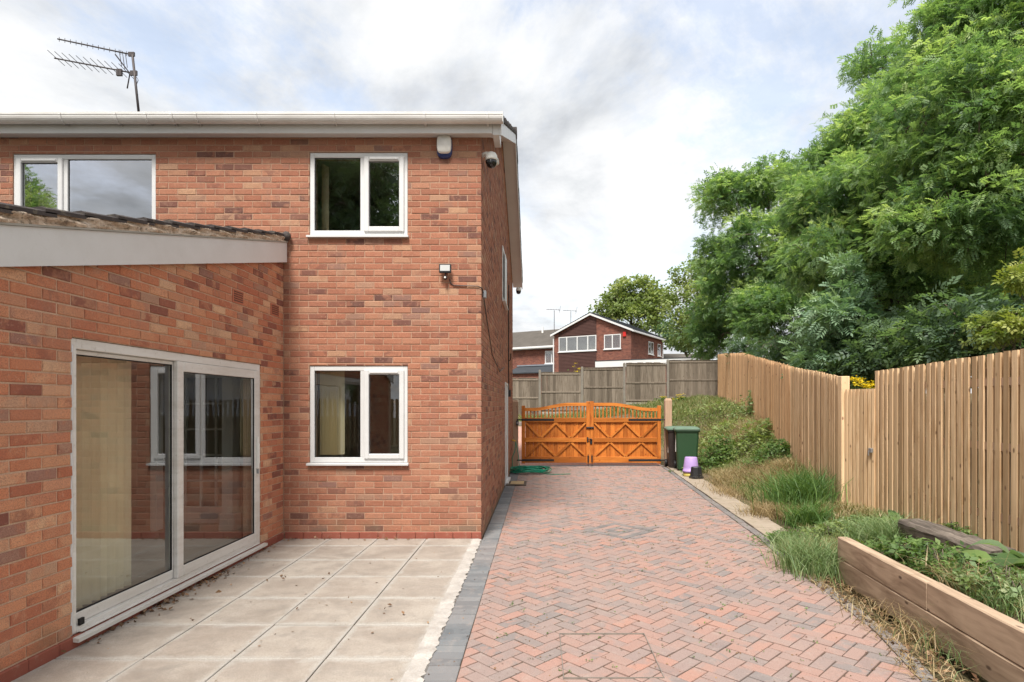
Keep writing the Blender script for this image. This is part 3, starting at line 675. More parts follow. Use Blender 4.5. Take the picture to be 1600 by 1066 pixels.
# windows of the rear wall
def window(o, left_sash, mull, glass='coated_glass', vent=True, sillz=True):
    x0, x1, z0, z1 = o; w = MB()
    F0, F1 = YH + .012, YH + .075
    root = MB().box(x0 + .004, x0 + .056, F0, F1, z0 + .02, z1 - .004, .004).box(x1 - .056, x1 - .004, F0, F1, z0 + .02, z1 - .004, .004).box(x0 + .056, x1 - .056, F0, F1, z1 - .06, z1 - .004, .004).box(x0 + .056, x1 - .056, F0, F1, z0 + .02, z0 + .08, .004).box(mull - .03, mull + .03, F0 + .001, F1, z0 + .08, z1 - .06, .004).build('window', 'upvc', house)
    bays = [(x0 + .056, mull - .03, left_sash), (mull + .03, x1 - .056, not left_sash)]
    for a, b, sash in bays:
        zb, zt = z0 + .08, z1 - .06
        if sash:
            a -= .012; b += .012; zb -= .014; zt += .012; t_ = .058
            MB().box(a, a + t_, F0 - .022, F1 - .01, zb, zt, .006).box(b - t_, b, F0 - .022, F1 - .01, zb, zt, .006).box(a + t_, b - t_, F0 - .022, F1 - .01, zt - t_, zt, .006).box(a + t_, b - t_, F0 - .022, F1 - .01, zb, zb + t_, .006).build('sash', 'upvc', root)
            if vent: MB().box(a + .07, b - .07, F0 - .034, F0 - .022, zt - .045, zt - .02, .004).build('trickle_vent', 'upvc', root)
            a += t_; b -= t_; zb += t_; zt -= t_; yy = F0 + .012
        else: yy = F0 + .022
        g = .006
        MB().box(a, b, yy - .004, yy + .006, zb, zb + g).box(a, b, yy - .004, yy + .006, zt - g, zt).box(a, a + g, yy - .004, yy + .006, zb + g, zt - g).box(b - g, b, yy - .004, yy + .006, zb + g, zt - g).build('gasket', 'gasket', root)
        MB().add([(a, yy, zb), (b, yy, zb), (b, yy, zt), (a, yy, zt)], [(0, 1, 2, 3)]).build('pane', glass, root)
    if sillz: MB().prism([(YH + .07, z0 + .022), (YH + .07, z0 - .004), (YH - .045, z0 - .012), (YH - .045, z0 + .010)], 'x', x0 - .022, x1 + .014).build('sill', 'upvc', root)
    return root
window(WU2, False, -2.13); window(WL, False, -2.13, 'glass'); window(WU1, True, -5.72)
# side wall window and door (seen edge-on)
sw = MB().box(XS - .06, XS + .012, SW[0], SW[0] + .06, SW[2], SW[3], .004).box(XS - .06, XS + .012, SW[1] - .06, SW[1], SW[2], SW[3], .004).box(XS - .06, XS + .012, SW[0] + .06, SW[1] - .06, SW[3] - .06, SW[3], .004).box(XS - .06, XS + .012, SW[0] + .06, SW[1] - .06, SW[2], SW[2] + .06, .004).build('window', 'upvc', house)
MB().add([(XS - .02, SW[0] + .06, SW[2] + .06), (XS - .02, SW[1] - .06, SW[2] + .06), (XS - .02, SW[1] - .06, SW[3] - .06), (XS - .02, SW[0] + .06, SW[3] - .06)], [(0, 1, 2, 3)]).build('pane', 'coated_glass', sw)
BX('sill', 'upvc', sw, XS - .05, XS + .06, SW[0] - .03, SW[1] + .03, SW[2] - .03, SW[2] - .001, ch=.004)
BX('sash', 'upvc', sw, XS + .0125, XS + .03, SW[0] + .5, SW[1] - .02, SW[2] + .04, SW[3] - .03, ch=.004)
sdo = BX('side_door', 'upvc', house, XS - .06, XS - .01, SD[0] + .05, SD[1] - .05, .05, SD[3] - .05, ch=.004)
MB().box(XS - .07, XS + .018, SD[0], SD[0] + .05, .05, SD[3], .004).box(XS - .07, XS + .018, SD[1] - .05, SD[1], .05, SD[3], .004).box(XS - .07, XS + .018, SD[0] + .05, SD[1] - .05, SD[3] - .05, SD[3], .004).build('door_frame', 'upvc', sdo)
BX('threshold', 'upvc', sdo, XS - .07, XS + .075, SD[0] - .02, SD[1] + .02, -.02, .049, ch=.006)
BX('handle', 'white_plastic', sdo, XS - .01, XS + .03, SD[0] + .1, SD[0] + .13, 1.0, 1.18, ch=.004)

# patio door in the extension
pd = MB(); D0, D1, Z0, Z1 = DO; xf0, xf1 = XE - .09, XE - .012
pd.box(xf0, xf1, D0 + .004, D0 + .052, Z0 + .02, Z1 - .004, .004).box(xf0, xf1, D1 - .052, D1 - .004, Z0 + .02, Z1 - .004, .004).box(xf0, xf1, D0 + .052, D1 - .052, Z1 - .072, Z1 - .004, .004).box(xf0, xf1 + .004, D0 + .052, D1 - .052, Z0 + .02, Z0 + .062, .004)
pdo = pd.build('sliding_door', 'old_upvc', house)
MB().prism([(XE - .08, Z0 + .02), (XE - .08, Z0 - .01), (XE + .05, Z0 - .022), (XE + .05, Z0 + .004)], 'y', D0 - .01, D1 + .05).build('sill', 'old_upvc', pdo)
MB().box(XE - .012, XE + .016, D0 + .06, D1 - .06, Z0 + .022, Z0 + .034, .003).build('track', 'old_upvc', pdo)
sm = MB()                                                # sealant bead along the jamb
pts = [(XE - .008, D0 + .004 + random.uniform(-.006, .004), Z0 + .02 + k * .04) for k in range(49)]; sm.tube(pts, [random.uniform(.006, .011) for _ in pts], 5); sm.build('sealant', 'upvc', pdo, True)
MID = 5.06
def leaf(name, a, b, x0, x1, t_, tb):
    zb, zt = Z0 + .062, Z1 - .074
    lf = MB().box(x0, x1, a, a + t_, zb, zt, .006).box(x0, x1, b - t_, b, zb, zt, .006).box(x0, x1, a + t_, b - t_, zt - t_, zt, .006).box(x0, x1, a + t_, b - t_, zb, zb + tb, .006).build(name, 'old_upvc', pdo)
    a += t_; b -= t_; zb += tb; zt -= t_; xx = x1 - .014; g = .009
    MB().box(xx - .004, xx + .006, a, b, zb, zb + g).box(xx - .004, xx + .006, a, b, zt - g, zt).box(xx - .004, xx + .006, a, a + g, zb + g, zt - g).box(xx - .004, xx + .006, b - g, b, zb + g, zt - g).build('gasket', 'gasket', lf)
    MB().add([(xx, a, zb), (xx, b, zb), (xx, b, zt), (xx, a, zt)], [(0, 1, 2, 3)]).build('pane', 'glass', lf)
    return lf
leaf('fixed_leaf', D0 + .053, MID, XE - .085, XE - .045, .03, .075)
sl_leaf = leaf('sliding_leaf', MID - .03, D1 - .054, XE - .042, XE - .002, .085, .09)
MB().box(XE - .002, XE + .03, D1 - .11, D1 - .088, .98, 1.20, .006).box(XE - .002, XE + .02, D1 - .113, D1 - .085, .93, 1.27, .004).build('handle', 'white_plastic', sl_leaf)
BX('lock', 'galvanised', sl_leaf, XE - .002, XE + .022, D1 - .107, D1 - .091, .87, .92, ch=.003)
BX('drain_cap', 'gasket', pdo, XE - .012, XE + .004, D0 + .06, D0 + .1, Z0 + .065, Z0 + .11)

# eaves of the rear wall
BX('fascia', 'upvc', house, -8.6, -.555, 6.955, 6.985, 4.82, 5.0, ch=.003)
BX('soffit', 'upvc', house, -8.6, -.555, 6.986, YH - .002, 4.835, 4.845)
gp = []
for k in range(13): a = math.pi + math.pi * k / 12; gp.append((6.895 + .058 * math.cos(a), 4.985 + .075 * math.sin(a)))
gp += [(6.945, 4.985), (6.945, 5.0), (6.953, 5.0), (6.953, 4.97)] ; inner = []
prof_o = [(6.893 + .062 * math.cos(math.pi + math.pi * k / 12), 4.985 + .082 * math.sin(math.pi + math.pi * k / 12)) for k in range(13)]
prof_i = [(6.893 + .056 * math.cos(math.pi + math.pi * k / 12), 4.987 + .075 * math.sin(math.pi + math.pi * k / 12)) for k in range(13)]
prof = [(prof_o[0][0] - .004, 5.012), (prof_o[0][0] - .004, 4.985)] + prof_o + [(prof_o[-1][0], 5.012)] + [(prof_i[-1][0], 5.012)] + prof_i[::-1] + [(prof_i[0][0], 5.012)]
t = NT('gutter'); p = t.pos(); z = t.n('SeparateXYZ'); t.set(z.inputs[0], p)
c = t.mix(t.ramp(t.noise(t.scale(p, (.8, 3, 5)), 2, 6, .7), [(.38, 0.0), (.7, .6)]), (.74, .73, .71), (.50, .46, .42)); MAT['gutter'] = t.fin(t.bsdf(c, .4, .4))
gut = MB().prism(prof, 'x', -8.6, -.43).build('gutter', 'gutter', house)
for gx in (-7.55, -6.56, -5.57, -4.58, -4.93, -4.28, -4.0, -3.30, -2.40, -1.35, -.62):
    MB().prism([(y_ + (-.008 if k < 14 else 0), z_ - .007) for k, (y_, z_) in enumerate(prof[:15])] + [(6.953, 4.96), (6.953, 4.90), (6.905, 4.899)][:2], 'x', gx, gx + .028).build('gutter_bracket', 'gutter', gut)
BX('stop_end', 'gutter', gut, -.43, -.424, 6.825, 6.957, 4.90, 5.014, ch=.002)
# roof with its verge over the side wall
rt = MB(); n_c = 13
for side in (0, 1):
    for k in range(n_c):
        t0, t1 = k / n_c, (k + 1) / n_c
        y0, y1 = (6.90 + 4.35 * t0, 6.90 + 4.35 * t1 + .06) if side == 0 else (15.66 - 4.41 * t0, 15.66 - 4.41 * t1 - .06)
        za, zb_ = (4.99 + 1.83 * t0, 4.99 + 1.83 * t1) if side == 0 else (4.90 + 1.92 * t0, 4.90 + 1.92 * t1)
        rt.prism([(y0, za - .035), (y0, za + .03), (y1, zb_ + .008), (y1, zb_ - .035)], 'x', -9.2, -.435 + random.uniform(-.006, .006))
rt.build('roof', 'roof_tile', house)
rd = [(-9.2, 11.25, 6.80), (-.43, 11.25, 6.80)]; MB().tube(rd, .11, 10).build('ridge_tile', 'roof_tile', house, True)
bb = MB()
bb.prism([(6.955, 4.80), (6.955, 4.955), (11.25, 6.785), (11.25, 6.60)], 'x', -.475, -.45); bb.prism([(11.25, 6.60), (11.25, 6.785), (15.62, 4.86), (15.62, 4.68)], 'x', -.475, -.45)
bb.build('bargeboard', 'upvc', house)
BX('box_end', 'upvc', house, -.553, -.476, 6.957, 7.3, 4.80, 4.93, ch=.003)
MB().prism([(6.99, 4.83), (6.99, 4.842), (11.25, 6.642), (11.25, 6.63)], 'x', -.699, -.477).prism([(11.25, 6.63), (11.25, 6.642), (15.6, 4.732), (15.6, 4.72)], 'x', -.699, -.477).build('verge_soffit', 'upvc', house)
# extension lean-to roof
e0, e1 = 2.0, 7.08; sl_e = (3.335 - 2.40) / 3.76
MB().prism([(e0, ext_bot(e0)), (e1, ext_bot(e1)), (e1, ext_bot(e1) + .235), (e0, ext_bot(e0) + .235)], 'x', -3.055, -3.03).build('extension_bargeboard', 'upvc', house)
MB().prism([(e0, ext_bot(e0) + .237), (e1, ext_bot(e1) + .237), (e1, ext_bot(e1) + .25), (e0, ext_bot(e0) + .25)], 'x', -3.2, -3.018).build('verge_strip', 'concrete', house)
vm = MB(); vs = []; fs = []; N = 260; K = 6
for k in range(N):
    y_ = e0 + (e1 - .02 - e0) * k / (N - 1); zb = ext_bot(y_) + .25
    for q in range(K):
        f_ = q / (K - 1); bump = .011 * math.sin(y_ * 23 + q) + .012 * math.sin(y_ * 9.3 + 2 * q) + random.uniform(-.007, .007)
        vs.append((-3.022 + bump * (1 if 0 < q < K - 1 else .3) - .012 * f_, y_, zb + .078 * f_))
for k in range(N - 1):
    for q in range(K - 1): fs.append((k * K + q, (k + 1) * K + q, (k + 1) * K + q + 1, k * K + q + 1))
vm.add(vs, fs).build('verge_bedding', 'verge_mortar', house, True)
for k in range(16):                                       # verge tiles stepping down the slope
    ya = 2.05 + k * .312; yb = ya + .40
    if yb > 7.07: yb = 7.07
    if yb - ya < .1: continue
    z0_ = ext_bot(ya) + .328; z1_ = ext_bot(yb) + .315
    tl_ = MB(); P_ = []
    for xx, dz in ((-3.022, 0.0), (-3.05, .012), (-3.10, .006), (-3.16, -.010), (-3.22, .008), (-3.30, .0), (-4.2, 0.0), (-8, 0.0)):
        P_.append((xx, dz))
    vs = []
    for xx, dz in P_:
        wob = random.uniform(-.002, .002)
        vs += [(xx, ya, z0_ + dz + wob), (xx, ya, z0_ + dz + .026 + wob), (xx, yb, z1_ + dz + .014), (xx, yb, z1_ + dz - .014)]
    fs = [(0, 1, 2, 3)]
    for q in range(len(P_) - 1):
        for e_ in range(4): fs.append((4 * q + e_, 4 * q + (e_ + 1) % 4, 4 * q + 4 + (e_ + 1) % 4, 4 * q + 4 + e_))
    tl_.add(vs, fs).build('roof_tile', 'roof_tile', house)
MB().lathe([(.0, -.05), (.035, -.045), (.055, -.01), (.05, .03), (.02, .055), (0, .058)], (-3.02, 7.04, 3.63), 9).build('flashing', 'roof_tile', house, True)
MB().prism([(-8, 6.9), (-3.06, 6.9), (-3.06, 7.09), (-8, 7.09)], 'z', 3.62, 3.64).build('roof_flashing', 'lead', house)
# rooms behind the glass
def room(x0, x1, y0, y1, z0, z1, skip, floor='carpet', wallm='interior_paint'):
    q = {'x0': [(x0, y0, z0), (x0, y1, z0), (x0, y1, z1), (x0, y0, z1)], 'x1': [(x1, y0, z0), (x1, y1, z0), (x1, y1, z1), (x1, y0, z1)], 'y0': [(x0, y0, z0), (x1, y0, z0), (x1, y0, z1), (x0, y0, z1)], 'y1': [(x0, y1, z0), (x1, y1, z0), (x1, y1, z1), (x0, y1, z1)], 'top': [(x0, y0, z1), (x1, y0, z1), (x1, y1, z1), (x0, y1, z1)]}
    m = MB()
    for k, v in q.items():
        if k not in skip: m.add(v, [(0, 1, 2, 3)])
    m.build('room', wallm, house); MB().add([(x0, y0, z0), (x1, y0, z0), (x1, y1, z0), (x0, y1, z0)], [(0, 1, 2, 3)]).build('room_floor', floor, house)
room(-7.5, XE - .21, 2.1, 11.0, .09, 2.35, ('x1',), 'laminate_floor')
MB().add([(XE - .21, YH + .3, .09), (XE - .21, 11, .09), (XE - .21, 11, 2.35), (XE - .21, YH + .3, 2.35)], [(0, 1, 2, 3)]).build('room_partition', 'interior_paint', house)
room(XE - .18, XS - .29, YH + .285, 11.0, .08, 2.4, ('y0',), 'laminate_floor')
room(-8.3, -3.6, YH + .285, 10.5, 2.7, 4.85, ('y0',)); room(-3.5, XS - .29, YH + .285, 10.5, 2.7, 4.85, ('y0',))
def glazed_door(loc, rz, name='interior_door'):
    W_, H_ = .78, 1.98
    m = MB().box(0, .10, -.02, .02, 0, H_, .003).box(W_ - .1, W_, -.02, .02, 0, H_, .003).box(.1, W_ - .1, -.02, .02, H_ - .11, H_, .003).box(.1, W_ - .1, -.02, .02, 0, .22, .003)
    for k in (1, 2): m.box(.1 + (W_ - .2) * k / 3 - .012, .1 + (W_ - .2) * k / 3 + .012, -.015, .015, .22, H_ - .11)
    for k in range(1, 5): zz = .22 + (H_ - .33) * k / 5; m.box(.1, W_ - .1, -.0145, .0145, zz - .012, zz + .012)
    o = m.build(name, 'interior_white', house); o.location = loc; o.rotation_euler = (0, 0, rz)
    MB().add([(.1, 0, .22), (W_ - .1, 0, .22), (W_ - .1, 0, H_ - .11), (.1, 0, H_ - .11)], [(0, 1, 2, 3)]).build('pane', 'glass', o)
glazed_door((-5.35, 7.2, .095), R(-58)); glazed_door((-4.65, 7.6, .095), 0)
MB().box(-3.85, -3.72, 7.15, 7.28, .09, 2.35).box(-3.88, -3.69, 7.13, 7.30, .09, .30, .01).box(-4.72, -4.64, 7.15, 7.28, .09, 2.35, .004).build('interior_column', 'interior_white', house)
def slats(name, label, pts, z0, z1):
    r_ = empty(name, label, 'blind', (pts[0][0], pts[0][1], z0))
    for (x, y, ang) in pts:
        vs = []; n = 6
        for k in range(n + 1):
            s_ = -.062 + .124 * k / n; d = .018 * (1 - (2 * k / n - 1) ** 2)
            for zz in (0, z1 - z0): vs.append((s_ * math.cos(ang) - d * math.sin(ang), s_ * math.sin(ang) + d * math.cos(ang), zz))
        o = MB().add(vs, [(2 * k, 2 * k + 2, 2 * k + 3, 2 * k + 1) for k in range(n)]).build('slat', 'blind', r_, True); o.location = (x - pts[0][0], y - pts[0][1], 0)
    return r_
slats('vertical_blind', 'cream vertical blind drawn across the left pane of the sliding patio door', [(XE - .27, 3.96 + k * .088, R(90 - (50 if k < 6 else 22) + (k * 37 % 19 - 9))) for k in range(10)], .15, 2.03)
slats('vertical_blind', 'cream vertical blind bunched at the left of the ground floor window', [(-2.68 + k * .026, YH + .24, R(60)) for k in range(9)], 1.0, 2.06)
slats('vertical_blind', 'pale vertical blind edge in the upper left bedroom window', [(-6.2 + k * .05, YH + .28, R(75)) for k in range(5)], 3.7, 4.62)
slats('vertical_blind', 'narrow pale blind at the left edge of the upper right window', [(-2.69 + k * .012, YH + .28, R(80)) for k in range(3)], 3.7, 4.62)

# ------------------------------------------------------------------ things fixed to the house
def rounded_plate(m, cx, cz, w, h, y0, y1, pw=3.2, n=28, taper=.9):
    pr = []
    for k in range(n):
        a = 2 * math.pi * k / n; c_, s_ = math.cos(a), math.sin(a)
        pr.append((math.copysign(abs(c_) ** (2 / pw), c_) * w / 2, math.copysign(abs(s_) ** (2 / pw), s_) * h / 2))
    vs = []
    for sc, yy in ((1, y0), (1, y0 + (y1 - y0) * .6), (taper, y1)):
        vs += [(cx + p[0] * sc, yy, cz + p[1] * sc) for p in pr]
    fs = [(i * n + k, i * n + (k + 1) % n, (i + 1) * n + (k + 1) % n, (i + 1) * n + k) for i in range(2) for k in range(n)] + [tuple(range(2 * n, 3 * n))]
    return m.add(vs, fs)
al = empty('alarm_box', 'white burglar alarm box with dark blue base under the eaves', 'alarm box', (-1.14, YH, 4.72))
o = rounded_plate(MB(), 0, 0, .185, .29, 0, -.045).build('base', 'blue_plastic', al, True)
o = rounded_plate(MB(), 0, .012, .172, .222, -.035, -.078, 3.6).build('cover', 'white_plastic', al, True)
def ptz(label, loc, s, group=None, mount=(-.12, .02)):
    r_ = empty('dome_camera', label, 'camera', loc, group)
    MB().lathe([(0, .085), (.03, .083), (.055, .07), (.07, .045), (.075, .0), (.072, -.02), (0, -.021)], (0, 0, 0), 18).build('housing', 'white_plastic', r_, True)
    MB().lathe([(.070, -.0215), (.068, -.045), (.056, -.078), (.035, -.10), (0, -.108)], (0, 0, 0), 18).build('dome', 'lens', r_, True)
    MB().tube([(0, 0, .06), (mount[0] * .5, mount[1] * .5, .075), (mount[0], mount[1], .05)], [.024, .022, .03], 8).build('arm', 'white_plastic', r_, True)
    MB().lathe([(.026, 0), (.026, .02), (0, .021)], (-.004, -.066, -.055), 10, 'y').build('lens', 'black_plastic', r_, True)
    r_.scale = (s, s, s); return r_
ptz('white dome security camera with black lens at the house corner under the eaves', (-.585, 7.16, 4.60), 1.0)
ptz('small white dome camera hanging at the far front corner of the gable', (-.55, 15.45, 4.62), .95, None, (-.02, .0))
bc = empty('bullet_camera', 'small white bullet camera beside the dome camera on the side wall', 'camera', (-.60, 8.2, 5.0))
MB().lathe([(0, -.07), (.03, -.068), (.036, -.055), (.036, .05), (.025, .065), (0, .068)], (0, 0, 0), 14, 'y').build('housing', 'white_plastic', bc, True)
MB().lathe([(0, 0), (.024, .001), (.024, .006), (0, .007)], (0, -.077, 0), 12, 'y').build('lens', 'lens', bc, True); MB().tube([(0, .03, 0), (-.05, .05, .03), (-.098, .05, .03)], .014, 6).build('bracket', 'white_plastic', bc, True)
fd = empty('floodlight', 'black floodlight with motion sensor on the rear wall', 'floodlight', (-1.124, YH, 3.24))
MB().box(-.072, .072, -.085, -.05, -.05, .055, .006).build('body', 'black_plastic', fd); BX('glass', 'lamp_glass', fd, -.058, .058, -.089, -.0855, -.028, .042)
MB().tube([(0, 0, -.02), (0, -.05, -.02)], .02, 8).build('bracket', 'black_plastic', fd)
MB().tube([(0, -.06, -.05), (0, -.062, -.085)], .008, 6).lathe([(0, .024), (.018, .02), (.024, 0), (.018, -.02), (0, -.024)], (0, -.062, -.105), 10).build('motion_sensor', 'black_plastic', fd, True)
MB().lathe([(.014, 0), (.010, -.008), (0, -.011)], (0, -.082, -.107), 8, 'y').build('sensor_lens', 'white_plastic', fd, True)
cb = MB().tube([(-1.08, YH - .012, 3.13), (-1.07, YH - .012, 3.08), (-1.03, YH - .012, 3.055), (-.9, YH - .012, 3.05), (-.74, YH - .012, 3.045), (-.69, YH - .014, 3.02), (-.688, YH + .1, 3.0), (-.69, YH + .6, 2.75), (-.688, 8.6, 2.35), (-.69, 10.3, 2.2), (-.69, 11.5, 2.35)], .006, 5).build('cable', 'black_plastic', None, True); tag(cb, 'black cable from the floodlight round the corner and along the side wall', 'cable')
jb = MB().box(-.698, -.655, 7.22, 7.30, 2.93, 3.02, .006).build('junction_box', 'galvanised'); tag(jb, 'small grey junction box on the side wall near the corner', 'junction box')
cb = MB().tube([(-.69, 13.2, 4.3), (-.685, 13.1, 3.3), (-.69, 13.15, 2.6), (-.69, 13.2, 1.9)], .012, 5).tube([(-.69, 13.1, 2.6), (-.64, 13.1, 2.62), (-.63, 13.0, 2.75)], .012, 5).box(-.699, -.64, 13.12, 13.22, 1.8, 1.95, .005).build('cable', 'black_plastic', None); tag(cb, 'dark cable drop with clamp on the far part of the side wall', 'cable')
# television aerial
ar = empty('television_aerial', 'dark rooftop television aerial with two long booms on a leaning mast', 'aerial', (-7.6, 11.2, 6.75))
S = 11.2 / FPX
def ap(u, v, dy=0): return ((u - VX) * S + 7.6, dy, EYE - (v - VY) * S - 6.75)
MB().tube([ap(219, 196), ap(207, 86)], .022, 8).build('mast', 'aerial_metal', ar, True)
def boom(a, b, n, half, vert):
    A, B = Vector(ap(*a)), Vector(ap(*b)); bo = MB().tube([A, B], .013, 6).build('boom', 'aerial_metal', ar, True)
    for k in range(n):
        p = A + (B - A) * (k + .3) / (n + .5)
        if vert: MB().tube([p + Vector((0, 0, half)), p - Vector((0, 0, half))], .0045, 4).build('element', 'aerial_metal', ar)
        else: MB().tube([p + Vector((-.04, -half, .065)), p + Vector((.03, half, -.045))], .005, 4).build('element', 'aerial_metal', ar)
boom((90, 61), (208, 86), 13, .045, True); boom((85, 91), (211, 115), 11, .16, False)
MB().tube([ap(186, 90, -.1), ap(203, 115), ap(193, 134, .1)], .012, 5).tube([ap(186, 78), ap(190, 104)], .006, 4).tube([ap(191, 80), ap(195, 108)], .006, 4).tube([ap(196, 84), ap(199, 106)], .006, 4).box(*[v for a, b in zip(ap(189, 117), ap(184, 110)) for v in (min(a, b) - .02, max(a, b) + .02)]).build('reflector', 'aerial_metal', ar)
MB().tube([ap(211, 117), ap(216, 125), ap(212, 136)], .006, 4).build('lead', 'aerial_metal', ar)
MB().box(*[v for a, b in zip(ap(213, 117), ap(205, 112)) for v in (min(a, b) - .015, max(a, b) + .015)]).box(*[v for a, b in zip(ap(209, 87), ap(202, 83)) for v in (min(a, b) - .015, max(a, b) + .015)]).build('clamp', 'aerial_metal', ar)

# ------------------------------------------------------------------ gate across the drive
GYp = 15.62; gx0, gxm, gx1 = -.475, 1.335, 3.21; scg = GYp / FPX
def zpx(v): return EYE - (v - VY) * scg
def top_curve(t): return zpx(637.5) + (zpx(629.5) - zpx(637.5)) * float(smooth01(np.array((t - .12) / .6)))
def gate_leaf(label, xo, xi):
    r_ = empty('gate_leaf', label, 'gate', (xo, GYp, 0), 'leaves of the double drive gate'); s_ = 1 if xi > xo else -1; L = abs(xi - xo)
    def X(a): return s_ * a
    def bx(name, a, b, y0, y1, z0, z1, mat='gate_timber_rail', ch=.006):
        return MB().box(min(X(a), X(b)), max(X(a), X(b)), y0, y1, z0, z1, ch).build(name, mat, r_)
    zb = .09
    bx('hanging_stile', 0, .095, -.035, .035, zb - .02, zpx(634), 'gate_timber'); bx('meeting_stile', L - .10, L - .004, -.035, .035, zb - .02, zpx(627.5), 'gate_timber')
    zr = {'bottom_rail': (zb, zb + .16), 'middle_rail': (zpx(691), zpx(684)), 'upper_rail': (zpx(660), zpx(653))}
    for k, (a, b) in zr.items(): bx(k, .096, L - .101, -.034, .01, a, b)
    n = 40; vs = []
    for k in range(n + 1):
        t_ = k / n; a = .09 + (L - .18) * t_; z = top_curve(t_)
        for yy in (-.034, .03): vs += [(X(a), yy, z - .085), (X(a), yy, z)]
    fs = []
    for k in range(n):
        b0, b1 = 4 * k, 4 * k + 4; fs += [(b0, b1, b1 + 1, b0 + 1), (b0 + 2, b0 + 3, b1 + 3, b1 + 2), (b0 + 1, b1 + 1, b1 + 3, b0 + 3), (b0, b0 + 2, b1 + 2, b1)]
    fs += [(0, 1, 3, 2), (4 * n, 4 * n + 2, 4 * n + 3, 4 * n + 1)]; MB().add(vs, fs).build('top_rail', 'gate_timber_rail', r_)
    nb = 17
    for k in range(nb):
        t_ = (k + .5) / nb; a = .1 + (L - .2) * t_; bx('spindle', a - .016, a + .016, -.016, .016, zpx(654), top_curve(t_) - .06, 'gate_timber', .004)
    nb = 15; w_ = (L - .2) / nb
    for k in range(nb): bx('board', .1 + k * w_ + .0004, .1 + (k + 1) * w_ - .0004, .0115, .03, zb + .01, zpx(655), 'gate_timber', .004)
    xs_ = [.11, L / 2, L - .11]
    for q in range(2):
        xa, xb = xs_[q], xs_[q + 1]
        for (za, zc) in ((zr['middle_rail'][1], zr['upper_rail'][0]), (zr['bottom_rail'][1], zr['middle_rail'][0])):
            # the four arms of one big X, two above the middle rail and two below
            mid = (xa + xb) / 2; upper = za > .6
            for (x_s, x_e) in ((xa, mid - .02), (xb, mid + .02)):
                zs, ze = (zc, za) if upper else (za, zc)
                d = Vector((X(x_e) - X(x_s), 0, ze - zs)); nn = Vector((-d.z, 0, d.x)).normalized() * .036; e = d.normalized() * .0
                p = [Vector((X(x_s), 0, zs)), Vector((X(x_e), 0, ze))]
                pl = [p[0] + nn, p[1] + nn, p[1] - nn, p[0] - nn]
                pl = [(min(max(v.x, min(X(.097), X(L - .102))), max(X(.097), X(L - .102))), min(max(v.z, za + .001), zc - .001)) for v in pl]
                MB().prism(pl, 'y', -.028 + .003 * (x_s == xa), .011).build('brace', 'gate_timber_rail', r_)
    for zz in (zpx(656), zpx(719)):
        bx('hinge', -.0, .86 if s_ else 0, -.041, -.036, zz - .028, zz + .028, 'black_iron', .002)
        MB().tube([(X(-.12), -.03, zz), (X(.02), -.038, zz)], .018, 6).build('hinge_pin', 'black_iron', r_)
    MB().tube([(X(L - .05), -.05, .02), (X(L - .05), -.05, .32)], .008, 6).box(X(L - .05) - .022, X(L - .05) + .022, -.043, -.036, .10, .28).build('drop_bolt', 'black_iron', r_)
    return r_, X, L
gl, Xl, Ll = gate_leaf('left leaf of the orange timber drive gate, hung beside the house', gx0, gxm)
gr, Xr, Lr = gate_leaf('right leaf of the orange timber drive gate, hung by the bins', gx1, gxm)
MB().box(Ll - .1, Ll + .1, -.06, -.036, zpx(670), zpx(667), .003).tube([(Ll - .09, -.065, zpx(668.5)), (Ll + .09, -.065, zpx(668.5))], .011, 6).build('slide_bolt', 'black_iron', gl)
MB().box(Ll - .085, Ll - .045, -.05, -.036, zpx(691), zpx(683), .003).tube([(Ll - .065, -.075, zpx(686)), (Ll + .04, -.075, zpx(686))], .016, 6).box(Ll - .0, Ll + .06, -.06, -.036, zpx(694), zpx(686), .004).build('ring_latch', 'black_iron', gl)
MB().box(Ll + .002, Ll + .09, -.038, .036, .075, zpx(627)).build('cover_stile', 'gate_timber', gl)
def gate_post(label, x, y, zt, w=.18):
    r_ = empty('gate_post', label, 'post', (x, y, 0), 'posts of the drive gate'); h = w / 2
    BX('shaft', 'post_timber', r_, -h, h, -h, h, -.1, zt - .05, ch=.008)
    MB().add([(-h + .006, -h + .006, zt - .05), (h - .006, -h + .006, zt - .05), (h - .006, h - .006, zt - .05), (-h + .006, h - .006, zt - .05), (-h + .03, -h + .03, zt), (h - .03, -h + .03, zt), (h - .03, h - .03, zt), (-h + .03, h - .03, zt)], [(0, 1, 5, 4), (1, 2, 6, 5), (2, 3, 7, 6), (3, 0, 4, 7), (4, 5, 6, 7)]).build('cap', 'post_timber', r_)
    return r_
p1 = gate_post('square timber gate post against the corner of the house', -.655, GYp + .06, zpx(625)); gate_post('square timber gate post behind the wheelie bins', 3.40, GYp, zpx(622.5))
tb = empty('wall_socket_box', 'small dark box with latch fixed on the left gate post', 'box', (-.60, GYp - .05, zpx(661)))
MB().box(-.02, .05, -.06, .0, -.06, .06, .008).build('body', 'black_plastic', tb); MB().box(.0, .035, -.068, -.06, -.03, .03, .004).build('cover', 'galvanised', tb)

